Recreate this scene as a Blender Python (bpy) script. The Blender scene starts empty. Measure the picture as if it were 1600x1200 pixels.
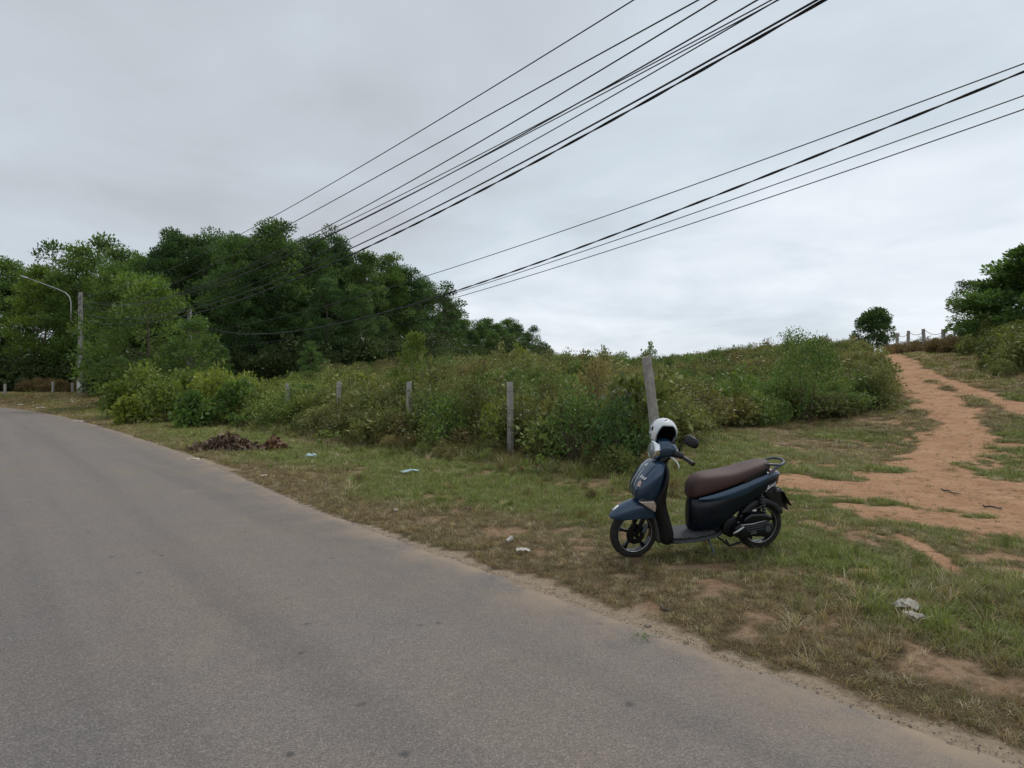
import bpy, math, random
import numpy as np
from mathutils import Vector, Matrix, Euler

# ------------------------------------------------------------------ camera, sky, sun, exposure
FPX, HZ, CAMH = 950.0, 610.0, 1.6            # focal length and horizon row in pixels of the 1600x1200 photo
SC = bpy.context.scene
COL = SC.collection
cam_data = bpy.data.cameras.new('camera'); cam = bpy.data.objects.new('camera', cam_data); COL.objects.link(cam)
cam.location = (0, 0, CAMH); cam.rotation_euler = (math.radians(90), 0, 0)
cam_data.sensor_width = 36; cam_data.lens = 36 * FPX / 1600; cam_data.shift_y = (HZ - 600) / 1600
cam_data.clip_start = 0.05; cam_data.clip_end = 3000
SC.camera = cam
SC.view_settings.view_transform = 'Standard'; SC.view_settings.look = 'None'
SC.view_settings.exposure = 0.20; SC.view_settings.gamma = 1.0; SC.view_settings.use_curve_mapping = False

SUN_EL, SUN_AZ = 58.0, 35.0                    # degrees; azimuth from +Y towards +X
world = bpy.data.worlds.new('World'); SC.world = world; world.use_nodes = True
nt = world.node_tree; nt.nodes.clear()
def wn(t, **k):
    n = nt.nodes.new(t)
    for a, b in k.items(): setattr(n, a, b)
    return n
out = wn('ShaderNodeOutputWorld')
sky = wn('ShaderNodeTexSky', sky_type='NISHITA', sun_disc=False)
sky.sun_elevation = math.radians(SUN_EL); sky.sun_rotation = math.radians(SUN_AZ)
bg_sky = wn('ShaderNodeBackground'); bg_sky.inputs[1].default_value = 0.10
nt.links.new(sky.outputs[0], bg_sky.inputs[0])
tc = wn('ShaderNodeTexCoord')
sep = wn('ShaderNodeSeparateXYZ'); nt.links.new(tc.outputs['Generated'], sep.inputs[0])
def wmath(op, a, b=None, clamp=False):
    m = wn('ShaderNodeMath', operation=op); m.use_clamp = clamp
    for i, v in enumerate((a, b)):
        if v is None: continue
        if isinstance(v, (int, float)): m.inputs[i].default_value = v
        else: nt.links.new(v, m.inputs[i])
    return m.outputs[0]
zc = wmath('MAXIMUM', sep.outputs['Z'], 0.0)
den = wmath('ADD', zc, 0.16)
cx = wmath('DIVIDE', sep.outputs['X'], den); cy = wmath('DIVIDE', sep.outputs['Y'], den)
comb = wn('ShaderNodeCombineXYZ'); nt.links.new(cx, comb.inputs[0]); nt.links.new(cy, comb.inputs[1])
def wnoise(scale, detail, rough, off):
    mp = wn('ShaderNodeMapping'); mp.inputs['Location'].default_value = off
    nt.links.new(comb.outputs[0], mp.inputs[0])
    n = wn('ShaderNodeTexNoise'); n.inputs['Scale'].default_value = scale; n.inputs['Detail'].default_value = detail
    n.inputs['Roughness'].default_value = rough; n.inputs['Distortion'].default_value = 0.35
    nt.links.new(mp.outputs[0], n.inputs['Vector']); return n.outputs[0]
n1 = wnoise(0.42, 5, 0.5, (3.1, 1.7, 0)); n2 = wnoise(1.5, 7, 0.55, (7.7, 4.2, 0))
mix = wmath('ADD', wmath('MULTIPLY', n1, 0.66), wmath('MULTIPLY', n2, 0.34))
# thinner, brighter cloud towards the side of the hidden sun and a paler band above the horizon all round
sunward = wmath('ADD', wmath('MULTIPLY', sep.outputs['X'], math.sin(math.radians(SUN_AZ)) * 0.16), wmath('MULTIPLY', sep.outputs['Y'], math.cos(math.radians(SUN_AZ)) * 0.03))
pale = wmath('MULTIPLY', wmath('POWER', wmath('SUBTRACT', 1.0, zc), 5.0), 0.07)
mix = wmath('ADD', wmath('ADD', mix, sunward), wmath('SUBTRACT', pale, 0.02))
ramp = wn('ShaderNodeValToRGB'); nt.links.new(mix, ramp.inputs[0])
els = ramp.color_ramp.elements
els[0].position = 0.32; els[0].color = (0.45, 0.475, 0.505, 1)
els[1].position = 0.66; els[1].color = (0.78, 0.825, 0.87, 1)
e = els.new(0.50); e.color = (0.565, 0.63, 0.685, 1)
bg_cloud = wn('ShaderNodeBackground'); bg_cloud.inputs[1].default_value = 1.0
nt.links.new(ramp.outputs[0], bg_cloud.inputs[0])
mx = wn('ShaderNodeMixShader'); mx.inputs[0].default_value = 0.93
nt.links.new(bg_sky.outputs[0], mx.inputs[1]); nt.links.new(bg_cloud.outputs[0], mx.inputs[2])
nt.links.new(mx.outputs[0], out.inputs[0])

sd = bpy.data.lights.new('sun', 'SUN'); sd.energy = 1.5; sd.angle = math.radians(16); sd.color = (1.0, 0.965, 0.91)
so = bpy.data.objects.new('sun', sd); COL.objects.link(so)
az, el = math.radians(SUN_AZ), math.radians(SUN_EL)
sdir = Vector((math.sin(az) * math.cos(el), math.cos(az) * math.cos(el), math.sin(el)))
so.rotation_euler = (-sdir).to_track_quat('-Z', 'Y').to_euler(); so.location = (0, 0, 30)

# ------------------------------------------------------------------ helpers
RNG = np.random.default_rng(7)
def tag(o, label=None, cat=None, group=None, kind=None):
    if label: o['label'] = label
    if cat: o['category'] = cat
    if group: o['group'] = group
    if kind: o['kind'] = kind
    return o
def empty(name, loc=(0, 0, 0), rz=0.0, parent=None):
    o = bpy.data.objects.new(name, None); COL.objects.link(o); o.location = loc; o.rotation_euler = (0, 0, rz)
    o.empty_display_size = 0.1
    if parent: o.parent = parent
    return o
def link(name, me, parent=None, mat=None):
    o = bpy.data.objects.new(name, me); COL.objects.link(o)
    if mat is not None: me.materials.clear(); me.materials.append(mat)
    if parent: o.parent = parent
    return o
def np_mesh(name, V, F, smooth=False, attrs=None, mat=None):
    V = np.asarray(V, dtype=np.float32); F = np.asarray(F, dtype=np.int32); k = F.shape[1]
    me = bpy.data.meshes.new(name)
    me.vertices.add(len(V)); me.vertices.foreach_set('co', V.ravel())
    me.loops.add(F.size); me.loops.foreach_set('vertex_index', F.ravel())
    me.polygons.add(len(F)); me.polygons.foreach_set('loop_start', np.arange(0, F.size, k, dtype=np.int32))
    if smooth: me.polygons.foreach_set('use_smooth', np.ones(len(F), dtype=bool))
    me.update(calc_edges=True)
    for n, a in (attrs or {}).items():
        a = np.asarray(a, dtype=np.float32)
        at = me.attributes.new(n, 'FLOAT' if a.ndim == 1 else 'FLOAT_VECTOR', 'POINT')
        at.data.foreach_set('value' if a.ndim == 1 else 'vector', a.ravel())
    if mat is not None: me.materials.append(mat)
    return me
def _h(ix, iy, seed):
    n = (ix.astype(np.int64) * 374761393 + iy.astype(np.int64) * 668265263 + seed * 974634777) & 0x7fffffff
    n = ((n ^ (n >> 13)) * 1274126177) & 0x7fffffff
    return ((n ^ (n >> 16)) & 0xffff) / 65535.0
def vnoise(x, y, seed=0):
    x = np.asarray(x, float); y = np.asarray(y, float)
    ix = np.floor(x); iy = np.floor(y); fx = x - ix; fy = y - iy
    fx = fx * fx * (3 - 2 * fx); fy = fy * fy * (3 - 2 * fy)
    a = _h(ix, iy, seed); b = _h(ix + 1, iy, seed); c = _h(ix, iy + 1, seed); d = _h(ix + 1, iy + 1, seed)
    return (a * (1 - fx) + b * fx) * (1 - fy) + (c * (1 - fx) + d * fx) * fy
def fbm(x, y, sc=1.0, oct=4, seed=0):
    t = 0; a = 0.5; s = 0
    for i in range(oct):
        t = t + a * vnoise(np.asarray(x) * sc, np.asarray(y) * sc, seed + i); s += a; a *= 0.5; sc *= 2.03
    return t / s
def sstep(x, a, b):
    t = np.clip((np.asarray(x, float) - a) / (b - a), 0, 1); return t * t * (3 - 2 * t)

# ------------------------------------------------------------------ ground shape: s runs along the road, n across it
DX, DY = -870 / math.hypot(870, FPX), FPX / math.hypot(870, FPX)
NX, NY = DY, -DX
def to_sn(x, y): return DX * x + DY * y, NX * x + NY * y
def to_xy(s, n): return DX * s + NX * n, DY * s + NY * n
def zroad(s): return 0.0095 * np.maximum(0, np.asarray(s, float) - 14)
EDGE_PX = [(1700, 1243), (1560, 1190), (1300, 1092), (1100, 1022), (940, 957), (800, 907), (700, 871), (600, 838), (510, 803), (400, 757),
           (300, 712), (200, 679), (150, 664), (100, 651), (50, 642), (0, 636)]
_es, _en = [-60.0, -6.0], [3.1, 3.2]
for px, py in EDGE_PX:
    z = 0.0
    for _ in range(30):
        Y = FPX * (CAMH - z) / (py - HZ); X = (px - 800) / FPX * Y; s, n = to_sn(X, Y); z = 0.5 * z + 0.5 * float(zroad(s))
    _es.append(s); _en.append(n)
_es += [_es[-1] + 12, _es[-1] + 30]; _en += [_en[-1] - 5.5, _en[-1] - 22]
_o = np.argsort(_es); ES, EN = np.array(_es)[_o], np.array(_en)[_o]
_k = np.exp(-0.5 * (np.arange(-8, 9) / 3.0) ** 2); _k /= _k.sum()
_sg = np.arange(-60, 110, 0.35); _eg = np.interp(_sg, ES, EN)
_eg = np.convolve(np.pad(_eg, 8, mode='edge'), _k, mode='valid')
def edge_n(s):
    s = np.asarray(s, float)
    return np.interp(s, _sg, _eg)
def terrain(x, y):
    x = np.asarray(x, float); y = np.asarray(y, float); s, n = to_sn(x, y)
    base = zroad(np.clip(s, -50, 70))
    e = edge_n(s); d = n - e
    bank = 0.04 + 0.75 * sstep(s, 20, 62)
    z = base + bank * sstep(d, 0.3, 5.5)
    n0 = 9.7 + 7.0 * sstep(x, 3.0, 9.0)
    t = n - n0; hill = 0.152 * np.logaddexp(0, t / 1.6) * 1.6
    cap = 2.55 + 1.35 * sstep(x, 9, 21) + 1.3 * sstep(x, 24, 38) - 0.3 * sstep(-x, 5, 40)
    k = 0.7; h = np.clip(0.5 + 0.5 * (cap - hill) / k, 0, 1)
    hill = cap * (1 - h) + hill * h - k * h * (1 - h)
    z = z + hill
    z = z - 0.015 * np.clip(y - 75, 0, 200)
    off = sstep(d, 0.15, 1.2)
    z = z + off * (0.10 * (fbm(x, y, 0.35, 3, 11) - 0.5) + 0.045 * (fbm(x, y, 1.9, 3, 21) - 0.5)) * (1 + 1.5 * sstep(n, 12, 30))
    z = z - 0.05 * (1 - sstep(d, -0.3, 0.05)) - 0.012 * (1 - sstep(d, 0.05, 0.5))
    return z
def at(px, py, tmax=200.0):
    """the point of the ground that a pixel of the photo looks at"""
    ux, uz = (px - 800) / FPX, (HZ - py) / FPX
    t = np.concatenate([np.arange(1.5, 30, 0.02), np.arange(30, tmax, 0.1)])
    g = terrain(ux * t, t); r = CAMH + uz * t
    i = np.argmax(r <= g)
    if not (r <= g).any(): i = len(t) - 1
    return float(ux * t[i]), float(t[i]), float(g[i])
def gz(x, y): return float(terrain(x, y))
def at_depth(px, Y): X = (px - 800) / FPX * Y; return X, Y, gz(X, Y)
def zpix(py, Y): return CAMH + (HZ - py) / FPX * Y

# ------------------------------------------------------------------ materials
def new_mat(name):
    m = bpy.data.materials.new(name); m.use_nodes = True; m.node_tree.nodes.clear(); return m
class NT:
    def __init__(s, m): s.t = m.node_tree
    def n(s, t, **k):
        x = s.t.nodes.new(t)
        for a, b in k.items(): setattr(x, a, b)
        return x
    def l(s, a, b): s.t.links.new(a, b)
    def val(s, sock, v):
        if isinstance(v, (int, float)): sock.default_value = v
        elif isinstance(v, tuple): sock.default_value = v if len(v) == len(sock.default_value) else v + (1,)
        else: s.l(v, sock)
    def math(s, op, a, b=0.0, clamp=False):
        m = s.n('ShaderNodeMath', operation=op); m.use_clamp = clamp; s.val(m.inputs[0], a); s.val(m.inputs[1], b); return m.outputs[0]
    def mix(s, f, a, b, blend='MIX'):
        m = s.n('ShaderNodeMix', data_type='RGBA', blend_type=blend)
        s.val(m.inputs[0], f); s.val(m.inputs[6], a); s.val(m.inputs[7], b); return m.outputs[2]
    def noise(s, scale, detail=4, rough=0.55, coord='Object', dist=0.0, stretch=None):
        tcn = s.n('ShaderNodeTexCoord'); v = tcn.outputs[coord]
        if stretch:
            if len(stretch) > 3:
                mr = s.n('ShaderNodeMapping'); mr.inputs['Rotation'].default_value = (0, 0, stretch[3]); s.l(v, mr.inputs[0]); v = mr.outputs[0]
            mp = s.n('ShaderNodeMapping'); mp.inputs['Scale'].default_value = stretch[:3]; s.l(v, mp.inputs[0]); v = mp.outputs[0]
        x = s.n('ShaderNodeTexNoise'); x.inputs['Scale'].default_value = scale; x.inputs['Detail'].default_value = detail
        x.inputs['Roughness'].default_value = rough; x.inputs['Distortion'].default_value = dist; s.l(v, x.inputs['Vector']); return x.outputs[0]
    def ramp(s, f, *stops):
        r = s.n('ShaderNodeValToRGB'); s.l(f, r.inputs[0]); el = r.color_ramp.elements
        while len(el) < len(stops): el.new(0.5)
        for e_, (p, c) in zip(el, stops): e_.position = p; e_.color = (c if isinstance(c, tuple) else (c, c, c)) + (1,)
        return r.outputs[0]
    def attr(s, name, typ='GEOMETRY', fac=True):
        a = s.n('ShaderNodeAttribute', attribute_type=typ, attribute_name=name); return a.outputs['Fac'] if fac else a.outputs['Color']
    def bump(s, h, strength=0.4, dist=0.02):
        b = s.n('ShaderNodeBump'); b.inputs['Strength'].default_value = strength; b.inputs['Distance'].default_value = dist
        s.l(h, b.inputs['Height']); return b.outputs[0]
    def principled(s, col, rough=0.6, spec=0.4, metal=0.0, normal=None, coat=0.0, **extra):
        p = s.n('ShaderNodeBsdfPrincipled'); s.val(p.inputs['Base Color'], col); s.val(p.inputs['Roughness'], rough)
        s.val(p.inputs['Specular IOR Level'], spec); s.val(p.inputs['Metallic'], metal); s.val(p.inputs['Coat Weight'], coat)
        if normal is not None: s.l(normal, p.inputs['Normal'])
        for k_, v in extra.items(): s.val(p.inputs[k_], v)
        return p
    def out(s, sh):
        o = s.n('ShaderNodeOutputMaterial'); s.l(sh.outputs[0] if hasattr(sh, 'outputs') else sh, o.inputs[0])
def plain(name, col, rough=0.5, spec=0.4, metal=0.0, coat=0.0, wear=0.15, scale=30.0, bump=0.0):
    m = new_mat(name); N = NT(m); f = N.noise(scale, 5, 0.6)
    c = N.mix(N.ramp(f, (0.3, 0.0), (0.75, 1.0)), tuple(v * (1 - wear) for v in col), tuple(min(1, v * (1 + wear)) for v in col))
    nb = N.bump(N.noise(scale * 4, 4, 0.6), bump, 0.01) if bump else None
    N.out(N.principled(c, N.math('ADD', N.math('MULTIPLY', f, 0.16), rough - 0.08, True), spec, metal, nb, coat)); return m
def leaf_mat(name, dark, light, trans=0.25, warm=None, inst=False, rough=0.52, spec=0.28):
    """leaf colour from a per-leaf value, a per-plant value and, for scattered plants, the tint of the point"""
    m = new_mat(name); N = NT(m)
    c = N.mix(N.attr('var'), dark, light)
    if warm: c = N.mix(N.math('MULTIPLY', N.attr('dry'), 1.0), c, warm)
    if inst: c = N.mix(1.0, c, N.attr('tint', 'INSTANCER', False), 'MULTIPLY')
    else:
        oi = N.n('ShaderNodeObjectInfo'); r = N.ramp(oi.outputs['Random'], (0, (0.78, 0.84, 0.8)), (0.5, (1.0, 1.0, 1.0)), (1, (1.25, 1.14, 0.9)))
        c = N.mix(1.0, c, r, 'MULTIPLY')
    p = N.principled(c, rough, spec); t = N.n('ShaderNodeBsdfTranslucent'); N.l(N.mix(1.0, c, (1.3, 1.25, 0.7), 'MULTIPLY'), t.inputs[0])
    mxs = N.n('ShaderNodeMixShader'); mxs.inputs[0].default_value = trans; N.l(p.outputs[0], mxs.inputs[1]); N.l(t.outputs[0], mxs.inputs[2])
    N.out(mxs); return m
# ------------------------------------------------------------------ where the red soil shows through
def poly_w(pts): return np.array([at(p[0], p[1])[:2] + (p[2],) for p in pts])
TRACKS = [poly_w(p) for p in (
    [(1352, 553, 1.3), (1378, 557, 1.4), (1402, 580, 1.05), (1440, 606, 0.8), (1480, 640, 0.75), (1505, 665, 0.75), (1497, 695, 0.8), (1475, 725, 1.0), (1455, 745, 1.2), (1440, 765, 1.3)],
    [(1390, 557, 0.9), (1450, 585, 0.5), (1520, 612, 0.42), (1600, 640, 0.45), (1700, 668, 0.5)],
    [(1215, 758, 0.8), (1290, 754, 1.15), (1360, 768, 1.35), (1430, 778, 1.5), (1520, 785, 1.6), (1600, 790, 1.75), (1740, 805, 2.0)],
    [(1520, 782, 0.4), (1600, 760, 0.28), (1720, 742, 0.35)],
    [(1345, 792, 0.45), (1420, 802, 0.75), (1490, 812, 0.85), (1600, 822, 0.9), (1740, 838, 1.0)],
    [(1400, 835, 0.10), (1450, 860, 0.10), (1490, 890, 0.10)],
    [(1100, 662, 0.1), (1180, 742, 0.1)][:1] * 2)]
BLOBS = np.array([at(p[0], p[1])[:2] + (p[2],) for p in (
    (1300, 985, 0.13), (1440, 1022, 0.17), (1560, 1070, 0.22), (1570, 872, 0.22), (905, 862, 0.2), (880, 895, 0.13), (1500, 930, 0.16), (1560, 930, 0.2),
    (1230, 872, 0.12), (1360, 850, 0.15), (1460, 868, 0.22), (1180, 985, 0.12), (1000, 900, 0.12), (1420, 1075, 0.12), (1580, 1130, 0.15), (985, 872, 0.1), (1085, 935, 0.14))])
ISLES = [(at(p[0], p[1])[:2], p[2]) for p in ((1345, 784, 0.25), (1310, 747, 0.2), (1430, 832, 0.15), (1570, 728, 0.5), (1370, 733, 0.35), (1530, 808, 0.10))]
def seg_field(x, y, P):
    best = np.full(np.shape(x), -9.0)
    for a, b in zip(P[:-1], P[1:]):
        ab = b[:2] - a[:2]; L = max(ab @ ab, 1e-6)
        t = np.clip(((x - a[0]) * ab[0] + (y - a[1]) * ab[1]) / L, 0, 1)
        d = np.hypot(x - a[0] - t * ab[0], y - a[1] - t * ab[1]); w = a[2] + t * (b[2] - a[2])
        best = np.maximum(best, 1.0 - d / w / 1.6)
    return best
def bare(x, y):
    x = np.asarray(x, float); y = np.asarray(y, float); b = np.full(x.shape, -9.0)
    for P in TRACKS: b = np.maximum(b, seg_field(x, y, P))
    for bx_, by_, r in BLOBS: b = np.maximum(b, 0.62 - np.hypot(x - bx_, y - by_) / r / 2.0)
    s, n = to_sn(x, y); d = n - edge_n(s)
    b = np.maximum(b, 0.90 - 0.40 * d / (0.05 + 0.10 * (1 - sstep(s, 2.5, 8.5)) + 0.12 * sstep(fbm(s, n * 0.2, 0.6, 2, 77), 0.5, 0.8)))
    for (c_, r_) in ISLES: b = b - 0.8 * np.exp(-(((x - c_[0]) / (1.9 * r_)) ** 2 + ((y - c_[1]) / r_) ** 2))
    b = b + 0.9 * (fbm(x, y, 1.3, 4, 31) - 0.5) + 0.35 * (fbm(x, y, 6.0, 3, 41) - 0.5)
    # thin, worn turf all over the trampled verge
    b = np.maximum(b, 0.27 + 0.10 * sstep(x, 1.0, 3.5) + 0.8 * (fbm(x, y, 0.9, 4, 55) - 0.58) + 1.0 * (fbm(x, y, 4.0, 3, 57) - 0.5))
    return sstep(b, 0.30, 0.62)
DRYP = [(at(p[0], p[1])[:2], p[2]) for p in ((1050, 900, 0.9), (1180, 930, 0.7), (850, 880, 0.8), (700, 820, 0.8), (1500, 1050, 1.0), (1300, 1000, 0.6), (560, 765, 1.0), (430, 735, 1.5), (60, 630, 8))]
GRNP = [(at(p[0], p[1])[:2], p[2]) for p in ((900, 780, 0.9), (780, 775, 1.0), (680, 745, 1.2), (500, 715, 1.4), (380, 690, 2.0), (1300, 880, 0.4), (1420, 960, 0.35), (1180, 840, 0.4), (620, 770, 0.6), (1120, 700, 1.6), (1000, 1010, 0.25), (1250, 1080, 0.3))]
def dryness(x, y):
    x = np.asarray(x, float); y = np.asarray(y, float); s, n = to_sn(x, y); d = n - edge_n(s)
    v = 0.27 + 0.36 * (1 - sstep(d, 0.3, 1.5)) + 1.5 * (fbm(x, y, 0.55, 4, 91) - 0.5)
    for (c, r) in DRYP: v = v + 0.22 * np.exp(-((x - c[0]) ** 2 + (y - c[1]) ** 2) / r ** 2)
    for (c, r) in GRNP: v = v - 0.60 * np.exp(-((x - c[0]) ** 2 + (y - c[1]) ** 2) / r ** 2)
    v = v + 0.2 * sstep(n, 14, 24) + 0.25 * sstep(s, 30, 50)
    return np.clip(v, 0, 1)

# ------------------------------------------------------------------ ground sheet
def axis(lo, hi, f0, f1, step, grow):
    a = list(np.arange(f0, f1, step)); d = step; v = f1
    while v < hi: a.append(v); d *= grow; v += d
    a.append(hi); d = step; v = f0; b = []
    while v > lo: d *= grow; v -= d; b.append(v)
    return np.array(sorted(set([max(q, lo) for q in b] + a)))
gx = axis(-900, 900, -13, 10, 0.13, 1.035); gy = axis(-120, 1500, 1.6, 15, 0.13, 1.035)
GX, GY = np.meshgrid(gx, gy); GZ = terrain(GX, GY)
_s, _n = to_sn(GX, GY); GZ = GZ + 0.05 * sstep(edge_n(_s) - _n, 7.4, 8.2)
nxn, nyn = len(gx), len(gy)
idx = np.arange(nxn * nyn).reshape(nyn, nxn)
F = np.stack([idx[:-1, :-1], idx[:-1, 1:], idx[1:, 1:], idx[1:, :-1]], -1).reshape(-1, 4)
V = np.stack([GX, GY, GZ], -1).reshape(-1, 3)
bx_, by_ = GX.ravel(), GY.ravel(); _s, _n = to_sn(bx_, by_); _d = _n - edge_n(_s)
B = bare(bx_, by_)
near_edge = 1 - sstep(_d, 0.15, 0.42)
on_track = np.max([seg_field(bx_, by_, P) for P in TRACKS], axis=0); on_track = sstep(on_track, -0.6, 0.3)
GM = new_mat('verge_soil'); N = NT(GM)
soil_c = N.mix(N.ramp(N.noise(1.6, 6, 0.65), (0.3, 0.0), (0.7, 1.0)), (0.39, 0.200, 0.105), (0.56, 0.335, 0.195))
soil_c = N.mix(N.ramp(N.noise(26, 5, 0.7), (0.46, 0.0), (0.64, 0.55)), soil_c, (0.15, 0.082, 0.045))
soil_c = N.mix(N.ramp(N.noise(4.5, 7, 0.75, stretch=(0.7, 2.0, 1)), (0.55, 0.0), (0.66, 0.75)), soil_c, (0.115, 0.085, 0.045))
sand_c = N.mix(N.ramp(N.noise(35, 5, 0.7), (0.35, 0.0), (0.7, 1.0)), (0.30, 0.225, 0.155), (0.46, 0.365, 0.265))
soil_c = N.mix(N.attr('track'), N.mix(1.0, soil_c, (0.70, 0.80, 0.86), 'MULTIPLY'), soil_c)
soil_c = N.mix(N.attr('sand'), soil_c, sand_c)
soil_c = N.mix(N.ramp(N.noise(120, 3, 0.6), (0.60, 0.0), (0.70, 0.65)), soil_c, (0.42, 0.33, 0.25))
turf_c = N.mix(N.ramp(N.noise(3.2, 6, 0.65), (0.35, 0.0), (0.68, 1.0)), (0.065, 0.056, 0.024), (0.135, 0.095, 0.048))
turf_c = N.mix(N.ramp(N.noise(55, 4, 0.7), (0.45, 0.0), (0.65, 0.8)), turf_c, (0.135, 0.088, 0.045))
bm_ = N.math('ADD', N.attr('bare'), N.math('MULTIPLY', N.math('SUBTRACT', N.noise(11, 5, 0.65), 0.5), 0.9))
bm_ = N.ramp(bm_, (0.30, 0.0), (0.78, 1.0))
gc = N.mix(bm_, turf_c, soil_c)
hgt = N.math('ADD', N.noise(9, 6, 0.7), N.math('MULTIPLY', N.noise(70, 4, 0.7), 0.5))
N.out(N.principled(gc, 0.95, 0.15, normal=N.bump(hgt, 0.9, 0.05)))
gme = np_mesh('ground', V, F, True, {'bare': B, 'sand': near_edge, 'track': on_track}, GM)
ground = tag(link('ground', gme), kind='structure')

# ------------------------------------------------------------------ road
ss = np.concatenate([np.arange(-40, -4, 0.6), np.arange(-4, 14, 0.06), np.arange(14, 30, 0.2), np.arange(30, 92, 0.6)])
ej = edge_n(ss) + 0.10 * (fbm(ss, ss * 0, 1.1, 3, 5) - 0.5) + 0.07 * (fbm(ss, ss * 0, 6.0, 3, 6) - 0.5)
offs = np.array([-7.7, -7.5, -6, -4.5, -3, -2, -1.2, -0.7, -0.35, -0.15, -0.05, 0.0, 0.012])
zoff = np.array([-0.06, 0.012, 0.028, 0.036, 0.036, 0.032, 0.027, 0.022, 0.018, 0.015, 0.012, 0.006, -0.05])
SS, OO = np.meshgrid(ss, offs, indexing='ij'); NN = ej[:, None] + OO
RX, RY = to_xy(SS, NN); RZ = zroad(SS) + zoff[None, :] + 0.006 * (fbm(RX, RY, 0.8, 3, 15) - 0.5)
idx = np.arange(SS.size).reshape(SS.shape)
F = np.stack([idx[:-1, :-1], idx[1:, :-1], idx[1:, 1:], idx[:-1, 1:]], -1).reshape(-1, 4)[:, ::-1]
RM = new_mat('asphalt'); N = NT(RM)
tcn = N.n('ShaderNodeTexCoord')
vo = N.n('ShaderNodeTexVoronoi'); vo.inputs['Scale'].default_value = 170; N.l(tcn.outputs['Object'], vo.inputs['Vector'])
sp = N.n('ShaderNodeSeparateColor'); N.l(vo.outputs['Color'], sp.inputs[0])
c = N.ramp(sp.outputs[0], (0.0, (0.105, 0.092, 0.084)), (0.4, (0.158, 0.139, 0.127)), (0.8, (0.188, 0.165, 0.150)), (1.0, (0.28, 0.245, 0.22)))
big = N.noise(0.55, 5, 0.6); mid = N.noise(2.6, 5, 0.65)
c = N.mix(N.ramp(big, (0.38, 0.0), (0.64, 0.6)), c, N.mix(1.0, c, (1.17, 1.06, 0.93), 'MULTIPLY'))
c = N.mix(N.ramp(mid, (0.36, 0.30), (0.50, 0.0)), c, N.mix(1.0, c, (0.76, 0.77, 0.80), 'MULTIPLY'))
lane = N.noise(1.0, 4, 0.55, stretch=(0.05, 1.3, 1.0, -math.atan2(DY, DX)))
c = N.mix(N.ramp(lane, (0.50, 0.0), (0.64, 0.65)), c, N.mix(1.0, c, (0.76, 0.78, 0.81), 'MULTIPLY'))
c = N.mix(N.ramp(lane, (0.30, 0.4), (0.44, 0.0)), c, N.mix(1.0, c, (1.16, 1.13, 1.08), 'MULTIPLY'))
spots = N.n('ShaderNodeTexVoronoi', voronoi_dimensions='2D'); spots.inputs['Scale'].default_value = 1.9; N.l(tcn.outputs['Object'], spots.inputs['Vector'])
sr = N.n('ShaderNodeSeparateColor'); N.l(spots.outputs['Color'], sr.inputs[0])
sd_ = N.math('ADD', spots.outputs['Distance'], N.math('MULTIPLY', N.math('SUBTRACT', N.noise(22, 3, 0.6), 0.5), 0.06))
sm = N.math('MULTIPLY', N.ramp(sd_, (0.02, 1.0), (0.06, 0.0)), N.ramp(sr.outputs[1], (0.66, 0.0), (0.80, 0.85)))
c = N.mix(sm, c, (0.058, 0.056, 0.056))
c = N.mix(N.ramp(N.noise(0.9, 6, 0.7, dist=0.6), (0.60, 0.0), (0.72, 0.45)), c, (0.255, 0.205, 0.145))
ck = N.n('ShaderNodeTexVoronoi', voronoi_dimensions='2D', feature='DISTANCE_TO_EDGE'); ck.inputs['Scale'].default_value = 0.33
wv2 = N.n('ShaderNodeMapping'); N.l(tcn.outputs['Object'], wv2.inputs[0]); nz = N.n('ShaderNodeTexNoise'); nz.inputs['Scale'].default_value = 2.2; nz.inputs['Detail'].default_value = 6; N.l(tcn.outputs['Object'], nz.inputs['Vector'])
va = N.n('ShaderNodeVectorMath', operation='SCALE'); N.l(nz.outputs['Color'], va.inputs[0]); va.inputs['Scale'].default_value = 0.9; vb = N.n('ShaderNodeVectorMath', operation='ADD'); N.l(wv2.outputs[0], vb.inputs[0]); N.l(va.outputs[0], vb.inputs[1]); N.l(vb.outputs[0], ck.inputs['Vector'])
ckm = N.math('MULTIPLY', N.ramp(ck.outputs['Distance'], (0.0, 1.0), (0.0035, 0.0)), N.ramp(N.noise(0.5, 3, 0.6), (0.52, 0.0), (0.62, 0.6)))
c = N.mix(ckm, c, (0.065, 0.06, 0.057))
dust = N.math('MULTIPLY', N.attr('dust'), N.ramp(N.noise(1.7, 6, 0.7), (0.33, 0.0), (0.62, 1.0)))
c = N.mix(dust, c, (0.31, 0.235, 0.165))
hh = N.math('ADD', N.math('MULTIPLY', vo.outputs['Distance'], -1.0), N.math('MULTIPLY', N.noise(40, 4, 0.6), 0.5))
N.out(N.principled(c, N.math('ADD', N.math('MULTIPLY', mid, 0.15), 0.72), 0.35, normal=N.bump(hh, 0.55, 0.006)))
du = np.clip(0.9 * np.exp(OO / 0.22) + 0.28 * np.exp(OO / 0.9), 0, 1)
rme = np_mesh('road', np.stack([RX, RY, RZ], -1).reshape(-1, 3), F, True, {'dust': du.ravel()}, RM)
road = tag(link('road', rme), kind='structure')

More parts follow.
